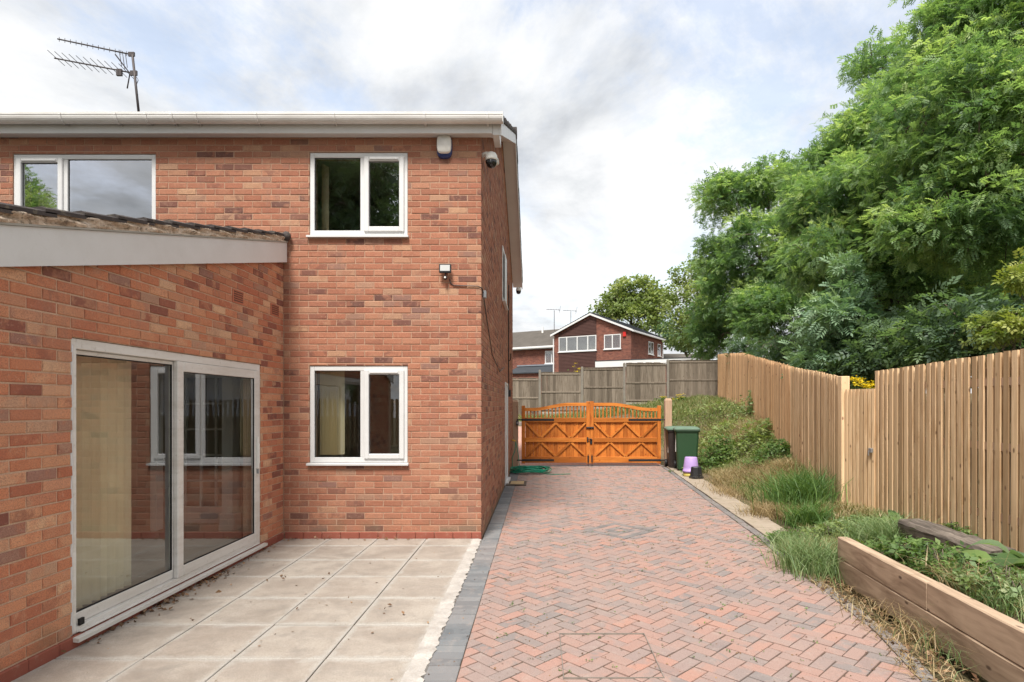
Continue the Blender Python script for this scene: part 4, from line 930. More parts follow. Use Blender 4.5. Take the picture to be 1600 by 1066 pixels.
# ------------------------------------------------------------------ hose, tap, mat
hz = MB(); pts = []
hc = on_flat(826, 739)
for k in range(420):
    a = k * .30 + random.gauss(0, .08); rr = .30 + .16 * math.sin(k * .071) + .06 * math.sin(k * .53); pts.append((hc[0] + 1.05 * rr * math.cos(a) + .12 * math.sin(k * .021), hc[1] + 1.0 * rr * math.sin(a) * .9, .014 + .11 * abs(math.sin(k * .043)) * (1 - .55 * rr / .5) + .05 * abs(math.sin(k * .31))))
tail = [(hc[0] + .35, hc[1] - .28, .014), (hc[0] + .55, hc[1] - .42, .013), (hc[0] + .78, hc[1] - .38, .013), (hc[0] + .98, hc[1] - .33, .013)]
hz = empty('garden_hose', 'green garden hose heaped on the paving beside the house', 'hose', (hc[0], hc[1], 0))
def rel(P, c): return [(p[0] - c[0], p[1] - c[1], p[2]) for p in P]
MB().tube(rel(pts, hc), .010, 6).build('coil', 'hose_green', hz, True); MB().tube(rel(pts[-1:] + tail, hc), .009, 6).build('free_end', 'hose_green', hz, True)
tp = at(803, 689, 14.9); ups = [(tp[0], tp[1], tp[2]), (tp[0] + .05, tp[1] - .06, tp[2] - .02), (tp[0] + .03, tp[1] - .08, tp[2] - .25), (tp[0] - .04, tp[1] - .1, .3), (tp[0] - .02, tp[1] - .3, .05), (hc[0] - .2, hc[1] + .1, .05)]
MB().tube(rel(ups, hc), .010, 6).build('riser', 'hose_green', hz, True); MB().tube(rel([(tp[0] + .05, tp[1] - .06, tp[2] - .02), (tp[0] + .11, tp[1] - .1, tp[2] - .3), (tp[0] + .15, tp[1] - .2, .05), (hc[0] - .1, hc[1], .06)], hc), .009, 6).build('riser', 'hose_green', hz, True)
MB().tube(rel([(tp[0] - .06, tp[1], tp[2] + .02), (tp[0], tp[1], tp[2] + .01), (tp[0] + .04, tp[1] - .05, tp[2] - .01)], hc), .018, 6).build('tap_connector', 'yellow_brass', hz, True)
mt = empty('door_mat', 'brown framed coir mat on the paving by the side door', 'mat', (-.47, 12.1, 0))
BX('frame', 'mat_frame', mt, -.2, .2, -.30, .30, .002, .022, ch=.005); BX('coir', 'doormat', mt, -.12, .15, -.22, .22, .0225, .03, ch=.003)

# ------------------------------------------------------------------ wheelie bins, bucket, pot
def bin_(label, loc, rz, body, lid):
    r_ = empty('wheelie_bin', label, 'bin', loc, None, rz)
    def ringp(w, d, z, k=.04): return [(x, y, z) for x, y in ((-w + k, -d), (w - k, -d), (w, -d + k), (w, d - k), (w - k, d), (-w + k, d), (-w, d - k), (-w, -d + k))]
    vs = ringp(.225, .27, .03) + ringp(.245, .30, .35) + ringp(.275, .345, .94) + ringp(.295, .365, .945) + ringp(.295, .365, .985)
    fs = [(i * 8 + k, i * 8 + (k + 1) % 8, i * 8 + 8 + (k + 1) % 8, i * 8 + 8 + k) for i in range(4) for k in range(8)] + [tuple(range(7, -1, -1)), tuple(range(32, 40))]
    MB().add(vs, fs).build('body', body, r_)
    vs = ringp(.305, .385, .986) + ringp(.305, .385, 1.02) + ringp(.26, .33, 1.055) + ringp(.15, .22, 1.068)
    fs = [(i * 8 + k, i * 8 + (k + 1) % 8, i * 8 + 8 + (k + 1) % 8, i * 8 + 8 + k) for i in range(3) for k in range(8)] + [tuple(range(7, -1, -1)), tuple(range(24, 32))]
    MB().add(vs, fs).build('lid', lid, r_)
    MB().tube([(-.22, .40, 1.0), (.22, .40, 1.0)], .016, 8).build('handle', body, r_)
    for s_ in (-1, 1): MB().lathe([(0, -.03), (.09, -.03), (.1, -.015), (.1, .015), (.09, .03), (0, .03)], (s_ * .26, .26, .1), 14, 'x').build('wheel', 'black_plastic', r_, True)
    return r_
b1 = on_flat(1074, 738); gb = bin_('green wheelie bin with faded lid beside the gate post', (b1[0] + .08, b1[1] + .42, .02), R(-10), 'bin_green', 'bin_lid_green')
MB().box(-.2735, -.262, -.2, -.1, .45, .85).build('sticker', 'white_plastic', gb)
bb_ = bin_('dark brown wheelie bin half hidden behind the green bin', (b1[0] - .0, b1[1] + 1.05, .0), R(-6), 'bin_brown', 'bin_lid_green')
MB().box(-.255, -.245, -.2, -.12, .4, .6).build('sticker', 'white_plastic', bb_)
bp = on_flat(1079, 746); bk = empty('bucket', 'lilac plastic bucket standing upside down before the green bin', 'bucket', (bp[0] + .06, bp[1] + .2, .012))
MB().lathe([(.185, .085), (.185, .13), (.172, .135), (.168, .2), (.135, .415), (.128, .425), (0, .425)], (0, 0, 0), 22).build('body', 'purple_plastic', bk, True); MB().lathe([(.17, .0), (.175, .01), (.165, .084), (0, .084)], (0, 0, 0), 22).build('yellow_base', 'yellow_plastic', bk, True)
kp = on_flat(1088, 749); pt = empty('plant_pot', 'small black plant pot turned upside down beside the lilac bucket', 'pot', (kp[0] + .02, kp[1] + .08, .012))
MB().lathe([(.15, 0), (.152, .045), (.138, .05), (.115, .24), (.108, .25), (0, .25)], (0, 0, 0), 8).build('body', 'black_plastic', pt); MB().lathe([(.153, .0), (.158, .012), (.156, .045), (.15, .046)], (0, 0, 0), 16).build('rim', 'black_plastic', pt)

# ------------------------------------------------------------------ timber fence up the bank
def board_mesh(w, t0, t1, name):       # feather-edge: thick at one edge, thin at the other; local: along +x, out -y, up z=0..1
    return MB().add([(0, 0, 0), (w, 0, 0), (w, -t1, 0), (0, -t0, 0), (0, 0, 1), (w, 0, 1), (w, -t1, 1), (0, -t0, 1)], [(0, 1, 2, 3), (4, 7, 6, 5), (0, 4, 5, 1), (1, 5, 6, 2), (2, 6, 7, 3), (3, 7, 4, 0)]).mesh(name)
bme = board_mesh(.071, .018, .022, 'board'); bme.materials.append(MAT['fence_timber'])
bmo = board_mesh(.072, .016, .022, 'board'); bmo.materials.append(MAT['fence_timber_orange'])
def fence_run(root, P0, P1, top, pitch, me, jit=.012, zoff=-.03):
    P0 = Vector(P0); P1 = Vector(P1); L = (P1 - P0).length; d = (P1 - P0) / L; ang = math.atan2(d.y, d.x); n = int(L / pitch)
    for k in range(n + 1):
        p = P0 + d * (k * pitch); zb = gz1(p.x, p.y) + zoff; zt = top(k * pitch / L) + random.uniform(-jit, jit) * .4
        o = link('board', me, None, root); o.location = (p.x, p.y, zb); o.scale = (random.uniform(.90, 1.06) * pitch / .1035, random.uniform(.8, 1.2), zt - zb)
        o.rotation_euler = (0, random.gauss(0, .004), ang + random.gauss(0, .035))
        o = link('backing_board', me, None, root); q = p + d * (pitch * .45); o.location = (q.x - d.y * .042, q.y + d.x * .042, zb); o.scale = (1.0, .8, zt - zb - random.uniform(.0, .02)); o.rotation_euler = (0, 0, ang + random.gauss(0, .03))
    return d, L, n
# boards face the drive: walk from far to near so that the outer (-y local) side looks towards -X
f1 = empty('closeboard_fence', 'new closeboard timber fence nearest the camera behind the raised bed', 'fence', (0, 0, 0), 'timber fence along the bank')
fence_run(f1, (4.57, 8.0), (4.6, 4.2), lambda t_: 2.077 + .114 * t_, .1035, bme)
for yy in (7.95, 6.1, 4.4): BX('post', 'post_timber', f1, 4.60, 4.70, yy - .05, yy + .05, 0, 2.0, ch=.005)
for zz in (.5, 1.2, 1.85): BX('rail', 'post_timber', f1, 4.575, 4.60, 4.3, 7.95, zz - .04, zz + .04)
f2 = empty('closeboard_fence', 'long orange tinted closeboard fence climbing the bank towards the grey fence', 'fence', (0, 0, 0), 'timber fence along the bank')
def top2(Yv): return float(np.interp(Yv, [8.55, 11.7, 18.5, 23, 26.5], [2.03, 2.37, 3.24, 3.62, 3.88]))
def fx1(Y): return float(fence_x(Y))
Ya, Yb = 26.3, 11.72
fence_run(f2, (fx1(Ya), Ya), (fx1(Yb) + .03, Yb), lambda t_: top2(Ya + (Yb - Ya) * t_), .1, bmo, .03, -.05)
fence_run(f2, (fx1(11.62), 11.62), (fx1(8.62) + .02, 8.62), lambda t_: top2(11.62 + (8.62 - 11.62) * t_), .085, bme, .03, -.05)
for Yv in (26.3, 22, 18, 14.5, 11.7):
    x = fx1(Yv) + .08; z = gz1(x, Yv); BX('post', 'post_timber', f2, x, x + .1, Yv - .05, Yv + .05, z - .1, top2(Yv) - .1)
BX('end_post', 'fence_timber', f2, 4.33, 4.45, 8.46, 8.58, .0, 2.03, ch=.006)
pg = empty('garden_gate', 'narrow low timber garden gate with a latch between the two timber fences', 'gate', (4.36, 8.44, 0))
g0, g1 = Vector((4.385, 8.44)), Vector((4.56, 7.985)); dg_ = (g1 - g0); Lg = dg_.length; ag = math.atan2(dg_.y, dg_.x)
for k in range(8):
    p = g0 + dg_ * (k / 8.0); zb = gz1(p.x, p.y) + .03
    o = link('board', bme, None, pg); o.location = (p.x - 4.36, p.y - 8.44, zb); o.scale = (.60, 1.0, 1.84 - zb); o.rotation_euler = (0, 0, ag + random.gauss(0, .03))
    o = link('backing_board', bme, None, pg); q = p + dg_ * (.45 / 8); o.location = (q.x - 4.36 - dg_.y / Lg * .036, q.y - 8.44 + dg_.x / Lg * .036, zb); o.scale = (.74, .8, 1.82 - zb); o.rotation_euler = (0, 0, ag)
lt = g0 + dg_ * .92
MB().box(-.03, .0, -.035, .035, -.03, .03, .004).tube([(-.045, 0, .0), (-.045, .0, -.07)], .008, 5).build('latch', 'galvanised', pg).location = (lt.x - 4.36 - .03, lt.y - 8.44, 1.0)

# ------------------------------------------------------------------ old grey fence beyond the gate
gf = empty('panel_fence', 'old grey weathered panel fence with concrete posts beyond the gate', 'fence', (0, 26.8, 0)); YG = 26.8
posts_u = [768, 843.5, 909.5, 975.5, 1043.5, 1128]
tops = [591.5, 582.5, 575, 568, 563.5]; ptops = [586, 578, 573, 567, 562, 560]
for k, u in enumerate(posts_u[:5]):
    x = (u - VX) / FPX * YG; zt = EYE - (ptops[k] - VY) / FPX * YG
    MB().box(x - .055, x + .055, -.06, .06, gz1(x, YG) - .4, zt - .03, .01).box(x - .04, x + .04, -.04, .04, zt - .03, zt, .01).build('post', 'old_concrete', gf)
gbm = board_mesh(.15, .008, .016, 'board'); gbm.materials.append(MAT['grey_timber'])
for k in range(5):
    xa = (posts_u[k] - VX) / FPX * YG + .07; xb = (posts_u[k + 1] - VX) / FPX * YG - .07; zt = EYE - (tops[k] - VY) / FPX * YG; zb = zt - 1.78
    pn = BX('panel_frame', 'grey_timber', gf, xa, xb, .0, .03, zt - 1.0, zt - .93)
    for zz in (zt - .06, zt - .88, zb + .1): BX('rail', 'grey_timber', pn, xa, xb, -.035, -.018, zz - .035, zz + .035, ch=.004)
    BX('capping', 'grey_timber', pn, xa, xb, -.04, .03, zt, zt + .025, ch=.004)
    x = xa
    while x < xb - .08:
        arch = .10 * math.sin(math.pi * (x - xa) / (xb - xa)) if k == 3 else 0
        o = link('board', gbm, None, pn); o.location = (x, 0, zb + random.uniform(-.01, .03)); o.scale = (random.uniform(.85, 1.05), 1, zt - zb + arch * .4 + random.uniform(-.02, .01)); o.rotation_euler = (0, random.gauss(0, .004), random.gauss(0, .02)); x += .128
    BX('gravel_board', 'concrete', pn, xa, xb, -.02, .02, zb - .25, zb - .002)

# ------------------------------------------------------------------ raised bed sleepers
rb = empty('sleeper_edging', 'two courses of new timber sleepers edging the raised bed', 'edging', (2.77, 5.48, 0))
aS = Vector((2.765, 5.48)); bS = Vector((2.53, 2.4)); dS = (bS - aS).normalized(); LS = (bS - aS).length
def sleeper(s0, s1, z0, z1, off=0.0):
    n = 14; vs = []; c_ = .008
    for k in range(n + 1):
        s_ = s0 + (s1 - s0) * k / n - 0
        for q, (a, z) in enumerate(((0, z0 + c_), (c_, z0), (.095 - c_, z0), (.095, z0 + c_), (.095, z1 - c_), (.095 - c_, z1), (c_, z1), (0, z1 - c_))):
            vs.append((s_, off + a + random.uniform(-.0012, .0012), z + random.uniform(-.0015, .0015)))
    fs = [(k * 8 + q, k * 8 + (q + 1) % 8, k * 8 + 8 + (q + 1) % 8, k * 8 + 8 + q) for k in range(n) for q in range(8)] + [tuple(range(7, -1, -1)), tuple(range(n * 8, n * 8 + 8))]
    o = MB().add(vs, fs).build('sleeper', 'sleeper_timber', rb); o.rotation_euler = (0, 0, math.atan2(dS.y, dS.x)); return o
sleeper(0, 2.9, .0, .198); sleeper(0, 1.42, .201, .395); sleeper(1.425, 3.0, .201, .398, .004)
os_ = empty('old_sleeper', 'dark rotting railway sleeper lying on the bed against the fence', 'sleeper', (3.95, 6.35, .27))
n = 16; vs = []
for k in range(n + 1):
    s_ = 1.2 * k / n
    for a, z in ((0, 0), (.24, 0), (.25, .03), (.245, .125), (.23, .14), (.12, .145), (.015, .135), (-.005, .10)): vs.append((s_ + random.uniform(-.006, .006), a + random.uniform(-.006, .006), z + random.uniform(-.007, .007)))
fs = [(k * 8 + q, k * 8 + (q + 1) % 8, k * 8 + 8 + (q + 1) % 8, k * 8 + 8 + q) for k in range(n) for q in range(8)] + [tuple(range(7, -1, -1)), tuple(range(n * 8, n * 8 + 8))]
o = MB().add(vs, fs).build('timber', 'weathered_sleeper', os_); os_.rotation_euler = (R(2), R(2), R(-87))
os_.location = (3.83, 6.30, .26)

# ------------------------------------------------------------------ neighbouring houses
def uv_box(me):                                           # metric box mapping for the distant brick
    uv = me.uv_layers.new(name='UVMap')
    for p in me.polygons:
        ax = max(range(3), key=lambda k: abs(p.normal[k]))
        for li in p.loop_indices:
            co = me.vertices[me.loops[li].vertex_index].co; uv.data[li].uv = (co.y if ax == 0 else co.x, co.z)
def wbox(m, *a): return m.box(*a)
def nwin(root, a0, a1, z0, z1, n, face='v', at_=0.0, mull=None):
    def B(u0, u1, d0, d1, zz0, zz1):
        return (u0, u1, at_ - d1, at_ - d0, zz0, zz1) if face == 'v' else (at_ + d0, at_ + d1, u0, u1, zz0, zz1)
    f = MB(); w_ = .07
    for bx_ in ((a0, a0 + w_, -.05, .03, z0, z1), (a1 - w_, a1, -.05, .03, z0, z1), (a0 + w_, a1 - w_, -.05, .03, z1 - w_, z1), (a0 + w_, a1 - w_, -.05, .03, z0, z0 + w_)): f.box(*B(*bx_))
    for k in range(1, n): x = a0 + (a1 - a0) * (mull[k - 1] if mull else k / n); f.box(*B(x - .045, x + .045, -.05, .028, z0 + w_, z1 - w_))
    o = f.build('window', 'upvc', root); MB().box(*B(a0 - .06, a1 + .06, .0, .09, z0 - .07, z0 - .001)).build('sill', 'upvc', o)
    MB().box(*B(a0 + w_, a1 - w_, -.04, -.03, z0 + w_, z1 - w_)).build('net_curtain', 'net_curtain', o); MB().box(*B(a0 + w_, a1 - w_, .0, .006, z0 + w_, z1 - w_)).build('pane', 'glass', o)
def gable_roof(root, u0, u1, v0, v1, ze, zr, ridge='v', mat='slate_tile', over=.3):
    m = MB(); nc = 16
    for s_ in (0, 1):
        for k in range(nc):
            t0, t1 = k / nc, (k + 1) / nc
            if ridge == 'v':
                mid = (u0 + u1) / 2; a0 = u0 - over if s_ == 0 else u1 + over; p0 = a0 + (mid - a0) * t0; p1 = a0 + (mid - a0) * t1
                za = ze - .12 + (zr - ze + .12) * t0; zb = ze - .12 + (zr - ze + .12) * t1; m.prism([(p0, za), (p0, za + .09), (p1, zb + .05), (p1, zb)], 'y', v0 - over, v1 + over)
            else:
                mid = (v0 + v1) / 2; a0 = v0 - over if s_ == 0 else v1 + over; p0 = a0 + (mid - a0) * t0; p1 = a0 + (mid - a0) * t1
                za = ze - .12 + (zr - ze + .12) * t0; zb = ze - .12 + (zr - ze + .12) * t1; m.prism([(p0, za), (p0, za + .10), (p1, zb + .05), (p1, zb)], 'x', u0 - over, u1 + over)
    return m.build('roof', mat, root)
nh = empty('neighbour_house', 'detached brick house with brown tile-hung gable half beyond the grey fence', 'house', (1.29, 51.55, 0), None, R(-30))
m = MB().prism([(0, 1.5), (7.1, 1.5), (7.1, 7.72), (3.55, 9.25), (0, 7.72)], 'y', 0, 8.1); me = m.mesh('wall'); uv_box(me); link('wall', me, 'distant_brick', nh)
gable_roof(nh, 0, 7.1, 0, 8.1, 7.85, 9.38, over=.25)
hm = MB()
def hung(u0, u1, za, zt):
    z = za; k = 0
    while z < (zt(u0) if callable(zt) else zt) + 2:
        lo, hi = z, z + .12; x = u0 - (.1 if k % 2 else 0)
        while x < u1:
            a, b = max(x, u0), min(x + .2, u1)
            lim = min(zt(a), zt(b)) if callable(zt) else zt
            if b - a > .02 and hi <= lim + .01: hm.add([(a + .004, -.055, lo), (b - .004, -.055, lo), (b - .004, -.02, hi), (a + .004, -.02, hi)], [(0, 1, 2, 3)], RN())
            x += .2
        z += .12; k += 1
rl = lambda u: 7.72 + (9.25 - 7.72) * (1 - abs(u - 3.55) / 3.55) - .05
hung(.44, 4.03, 7.62, rl); hung(.44, 4.03, 2.5, 6.1); stuff(hm.build('hung_tiles', 'hung_tile', nh))
BX('panel', 'hung_tile', nh, .44, 4.03, -.018, -.002, 2.5, 7.9)
nwin(nh, .46, 4.03, 6.22, 7.50, 4, 'v', -.02, (.22, .5, .78)); nwin(nh, 4.73, 6.22, 6.26, 7.46, 2, 'v', 0)
nwin(nh, 4.15, 5.45, 6.1, 7.2, 2, 'u', 7.1); nwin(nh, 6.6, 7.5, 6.1, 7.2, 1, 'u', 7.1)
for (ua, za, ub, zb) in ((-.26, 7.70, 3.55, 9.30), (3.55, 9.30, 7.36, 7.70)): MB().prism([(ua, za - .12), (ub, zb - .12), (ub, zb + .04), (ua, za + .04)], 'y', -.28, -.25).build('bargeboard', 'upvc', nh)
BX('gutter', 'upvc', nh, 7.3, 7.42, -.2, 8.3, 7.55, 7.70, ch=.02); BX('downpipe', 'upvc', nh, 7.11, 7.19, 7.95, 8.03, 2, 7.55); BX('alarm_box', 'red_plastic', nh, 6.42, 6.7, -.1, -.002, 7.2, 7.6, ch=.03)
BX('downpipe', 'upvc', nh, -.08, 0, -.1, -.03, 2, 7.4)
nb = empty('neighbour_house', 'brick house with brown tiled roof and red alarm box left of the gabled house', 'house', (1.29, 51.55, 0), None, R(-30))
me = MB().box(-9, -.6, 3.6, 11, 1.5, 7.15).mesh('wall'); uv_box(me); link('wall', me, 'distant_brick', nb)
gable_roof(nb, -9, -.2, 3.6, 11.2, 7.25, 9.25, 'u', 'house_tile', .35); BX('gutter', 'upvc', nb, -9.3, .1, 3.1, 3.25, 7.0, 7.2, ch=.03); BX('fascia', 'upvc', nb, -9.3, .1, 3.255, 3.3, 6.95, 7.16)
nwin(nb, -2.95, -1.55, 5.55, 6.75, 2, 'v', 3.6); BX('alarm_box', 'red_plastic', nb, -1.3, -1.02, 3.5, 3.598, 6.2, 6.6, ch=.03)
MB().tube([(-.7, 3.2, 6.95), (-.7, 3.45, 6.6), (-.7, 3.5, 2)], .05, 6).build('downpipe', 'upvc', nb)
MB().prism([(1.6, 4.65), (3.58, 5.35), (3.58, 5.25), (1.6, 4.55)], 'x', -6, -.5).build('porch_roof', 'slate_tile', nb); BX('flashing', 'lead', nb, -6, -.5, 3.4, 3.59, 5.36, 5.48); me = MB().box(-5.9, -.6, 1.8, 3.59, 1.5, 4.6).mesh('porch_wall'); uv_box(me); link('porch_wall', me, 'distant_brick', nb)
BX('chimney_pot', 'white_plastic', nb, -5.0, -4.85, 6.5, 6.65, 8.9, 9.5)
gg = empty('garage', 'flat roofed garage with white fascia in front of the gabled house', 'garage', (4.15, 44, 0), None, R(-27.5))
me = MB().box(.15, 7.2, .15, 4.0, 1.5, 4.5).mesh('wall'); uv_box(me); link('wall', me, 'distant_brick', gg); BX('fascia', 'upvc', gg, 0, 7.4, 0, .05, 4.42, 4.87); BX('fascia', 'upvc', gg, 7.35, 7.4, .05, 4.2, 4.42, 4.87); BX('roof', 'slate_tile', gg, -.02, 7.42, -.02, 4.2, 4.871, 4.92)
for u, v, h_, Yv, lab in ((866, 512, 1.7, 55, 'thin roof aerial on a tall pole above the left neighbour roof'), (892, 505, 1.2, 56, 'smaller roof aerial beside the gable ridge of the neighbour house')):
    a = empty('television_aerial', lab, 'aerial', at(u, v, Yv)); MB().tube([(0, 0, -.3), (0, 0, h_ - .1)], .03, 5).build('mast', 'aerial_metal', a); MB().tube([(-.75, .1, h_ + .02), (.55, -.1, h_ - .08)], .022, 4).build('boom', 'aerial_metal', a)
    for k in range(5): MB().tube([(-.6 + k * .25, -.3, h_ - .02), (-.5 + k * .25, .3, h_ + .06 - .2 * (k == 4))], .014, 4).build('element', 'aerial_metal', a)
    MB().tube([(.45, 0, h_ - .4), (.6, 0, h_ + .35)], .016, 4).build('reflector', 'aerial_metal', a)
dh = empty('distant_house', 'far house roof just showing beyond the garage', 'house', (19.5, 78, 0)); me = MB().box(-3, 3, 0, 6, 2, 7.0).mesh('wall'); uv_box(me); link('wall', me, 'distant_brick', dh); gable_roof(dh, -3, 3, 0, 6, 7.0, 8.6, 'u', 'house_tile')

# ------------------------------------------------------------------ trees and plants
def compound_template(pairs=4, L=1.0, lw=.085, ll=.42):
    V = []; F = []
    def leaflet(b, d, up=.0):
        d = np.array(d, float); d /= np.linalg.norm(d); s = np.cross(d, [0, 0, 1.0]); s /= np.linalg.norm(s); b = np.array(b, float); o = len(V)
        V.extend([b, b + d * ll * .45 + s * lw - np.array([0, 0, .03]), b + d * ll - np.array([0, 0, .10]), b + d * ll * .45 - s * lw - np.array([0, 0, .03])]); F.append((o, o + 1, o + 2, o + 3))
    for k in range(pairs):
        x = L * (.28 + .62 * k / max(pairs - 1, 1)); z = -.25 * (x / L) ** 2
        leaflet((x, .01, z), (.55, .85, .1)); leaflet((x, -.01, z), (.55, -.85, .1))
    leaflet((L * .95, 0, -.24), (1, 0, -.3)); return np.array(V), np.array(F)
def single_template():
    return np.array([(0, 0, 0), (.5, .34, .05), (1.05, 0, -.12), (.5, -.34, .05)]), np.array([(0, 1, 2, 3)])
def trefoil_template():
    V = []; F = []
    for a in (-1.2, 0, 1.2):
        c_, s_ = math.cos(a), math.sin(a); o = len(V)
        for x, y, z in ((.12, 0, 0), (.5, .26, .05), (1.0, 0, -.1), (.5, -.26, .05)): V.append((x * c_ - y * s_, x * s_ + y * c_, z))
        F.append((o, o + 1, o + 2, o + 3))
    return np.array(V), np.array(F)
ASH = compound_template(4); ASH3 = compound_template(3, 1.0, .12, .46); SINGLE = single_template(); TREF = trefoil_template()
def scatter_leaves(P, D, S, tmpl, rnd):
    """P positions, D directions, S sizes -> quads"""
    TV, TF = tmpl; n = len(P); D = D / (np.linalg.norm(D, axis=1, keepdims=True) + 1e-9)
    up = np.tile(np.array([0, 0, 1.0]), (n, 1)) + rng.normal(0, .45, (n, 3)); Sd = np.cross(up, D); Sd /= (np.linalg.norm(Sd, axis=1, keepdims=True) + 1e-9); U = np.cross(D, Sd)
    B = np.stack([D, Sd, U], 1)                           # rows: local axes
    V = np.einsum('vk,nkj->nvj', TV, B) * S[:, None, None] + P[:, None, :]
    F = (TF[None] + (np.arange(n) * len(TV))[:, None, None]).reshape(-1, TF.shape[1])
    rr = np.repeat(rnd, len(TF), axis=0); rr = np.clip(rr + rng.normal(0, .05, rr.shape) * np.array([1, 1, 1]), 0, 1)
    return V.reshape(-1, 3), F, rr
def make_tree(name, label, cat, base, trunk, lobes, leafmat, tmpl, leaf, per, crad, seed, trunk_r=.16, group=None, shell=.55, ends=True):
    """lobes: (x, y, z, rx, ry, rz, clusters), relative to the base. leaf: leaf length in metres. per: leaves per cluster."""
    r_ = np.random.default_rng(seed); root = empty(name, label, cat, base, group)
    wood = MB(); nodes = []
    pts = [Vector(p) for p in trunk]
    def curve(a, b, rad0, rad1, n=5, wob=.12, sides=6):
        a, b = Vector(a), Vector(b); L = (b - a).length; P = []
        for k in range(n + 1):
            t_ = k / n; q = a.lerp(b, t_)
            if 0 < k < n: q += Vector(r_.normal(0, wob * L * .25, 3)); q.z += .10 * L * math.sin(math.pi * t_)
            P.append(q)
        wood.tube(P, [rad0 + (rad1 - rad0) * k / n for k in range(n + 1)], sides, False); return P
    wood.tube(pts, [trunk_r * (1 - .6 * k / (len(pts) - 1)) for k in range(len(pts))], 9, False)
    for k in range(len(pts) - 1):
        for q in range(4): nodes.append((pts[k].lerp(pts[k + 1], q / 4), trunk_r * .5))
    limbs = []
    for (x, y, z, rx, ry, rz_, nc) in lobes:
        c_ = Vector((x, y, z)); cand = [nd for nd in nodes if nd[0].z < z - .2 * rz_] or nodes; st = min(cand, key=lambda nd: (nd[0] - c_).length + 1.3 * max(0, nd[0].z - z + .5 * rz_))
        P = curve(st[0], c_, trunk_r * .42, trunk_r * .14, 7, .22, 6); limbs.append(P)
        for q in range(6):
            dv = Vector(r_.normal(0, 1, 3)); dv.z = abs(dv.z) * .5 - .1; dv.normalize(); e = c_ + Vector((dv.x * rx * .75, dv.y * ry * .75, dv.z * rz_ * .75)); limbs.append(curve(P[3 + q % 4], e, trunk_r * .16, trunk_r * .05, 5, .2, 4))
    allp = [p for P in limbs for p in P]; AP = np.array([tuple(p) for p in allp])
    Pn, Dn, Sn, Rn = [], [], [], []
    for (x, y, z, rx, ry, rz_, nc) in lobes:
        for q in range(nc):
            d = r_.normal(0, 1, 3); d /= np.linalg.norm(d); rad = (shell + (1 - shell) * r_.random()) ** .6 * r_.uniform(.85, 1.12)
            c_ = np.array([x + d[0] * rx * rad, y + d[1] * ry * rad, z + d[2] * rz_ * rad])
            stray = r_.random() < .2
            if stray: c_ = np.array([x, y, z]) + (c_ - np.array([x, y, z])) * r_.uniform(1.05, 1.28)
            k = int(np.argmin(np.linalg.norm(AP - c_, axis=1)));
            if stray or r_.random() < .6: curve(AP[k], c_, .018, .006, 3, .2, 3)
            n = int(per * (r_.uniform(.25, .55) if stray else r_.uniform(.6, 1.4))); cr = crad * (r_.uniform(.45, .8) if stray else r_.uniform(.6, 1.4))
            off = r_.normal(0, 1, (n, 3)); off /= np.linalg.norm(off, axis=1, keepdims=True); off *= (r_.random((n, 1)) ** .5) * cr * np.array([1.15, 1.15, .62])
            P = c_ + off; D = off * .6 + d * cr * .25 + r_.normal(0, .6 * cr, (n, 3)); D[:, 2] -= .05 * cr
            tone = np.clip(r_.normal(.45, .28), 0, 1)
            Pn.append(P); Dn.append(D); Sn.append(leaf * r_.uniform(.65, 1.25, n)); rn = np.clip(np.stack([r_.normal(tone, .13, n), np.full(n, r_.random()), r_.random(n)], 1), 0, 1); Rn.append(rn)
    V, F, rr = scatter_leaves(np.concatenate(Pn), np.concatenate(Dn), np.concatenate(Sn), tmpl, np.concatenate(Rn))
    wood.build('trunk', 'bark', root, True); np_mesh('crown', V, F, rr, leafmat, root)
    return root
def copy_tree(root, name, label, loc, rz_, s, group=None):
    c = root.copy(); c.name = name; C.objects.link(c); c['label'] = label; c.location = loc; c.rotation_euler = (0, 0, rz_); c.scale = (s, s, s)
    if group: c['group'] = group
    for ch in list(root.children):
        k = ch.copy(); C.objects.link(k); k.parent = c
    return c
def lobes_px(base, L):                                     # (u, v, depth, half-width px, half-height px, depth radius, clusters)
    out = []
    for u, v, Y, du, dv, ry, nc in L: p = at(u, v, Y); out.append((p[0] - base[0], p[1] - base[1], p[2] - base[2], du / FPX * Y, ry, dv / FPX * Y, nc))
    return out
GT = 'ash trees behind the timber fence'
bA = (8.9, 10.0, .5)
tA = make_tree('ash_tree', 'tallest ash tree at the right edge, running off the top of the picture', 'tree', bA, [(0, 0, 0), (.1, .1, 2.5), (-.1, .2, 5), (.3, .3, 7.5), (.5, .6, 9)],
    lobes_px(bA, [(1545, 45, 11.5, 72, 85, 1.5, 54), (1610, 40, 11, 110, 110, 1.8, 46), (1485, 180, 10.8, 66, 72, 1.4, 54), (1570, 230, 10.2, 110, 90, 1.6, 74), (1500, 330, 10.5, 95, 70, 1.4, 62), (1640, 380, 10.5, 100, 90, 1.6, 34), (1425, 290, 12, 60, 55, 1.2, 30), (1440, 120, 12, 28, 40, .9, 16), (1470, 50, 12, 30, 40, .9, 14), (1580, -70, 12, 120, 90, 2.0, 34)]),
    'ash_leaf', ASH, .155, 100, .44, 11, .2, GT)
bB = (7.6, 13.4, .9)
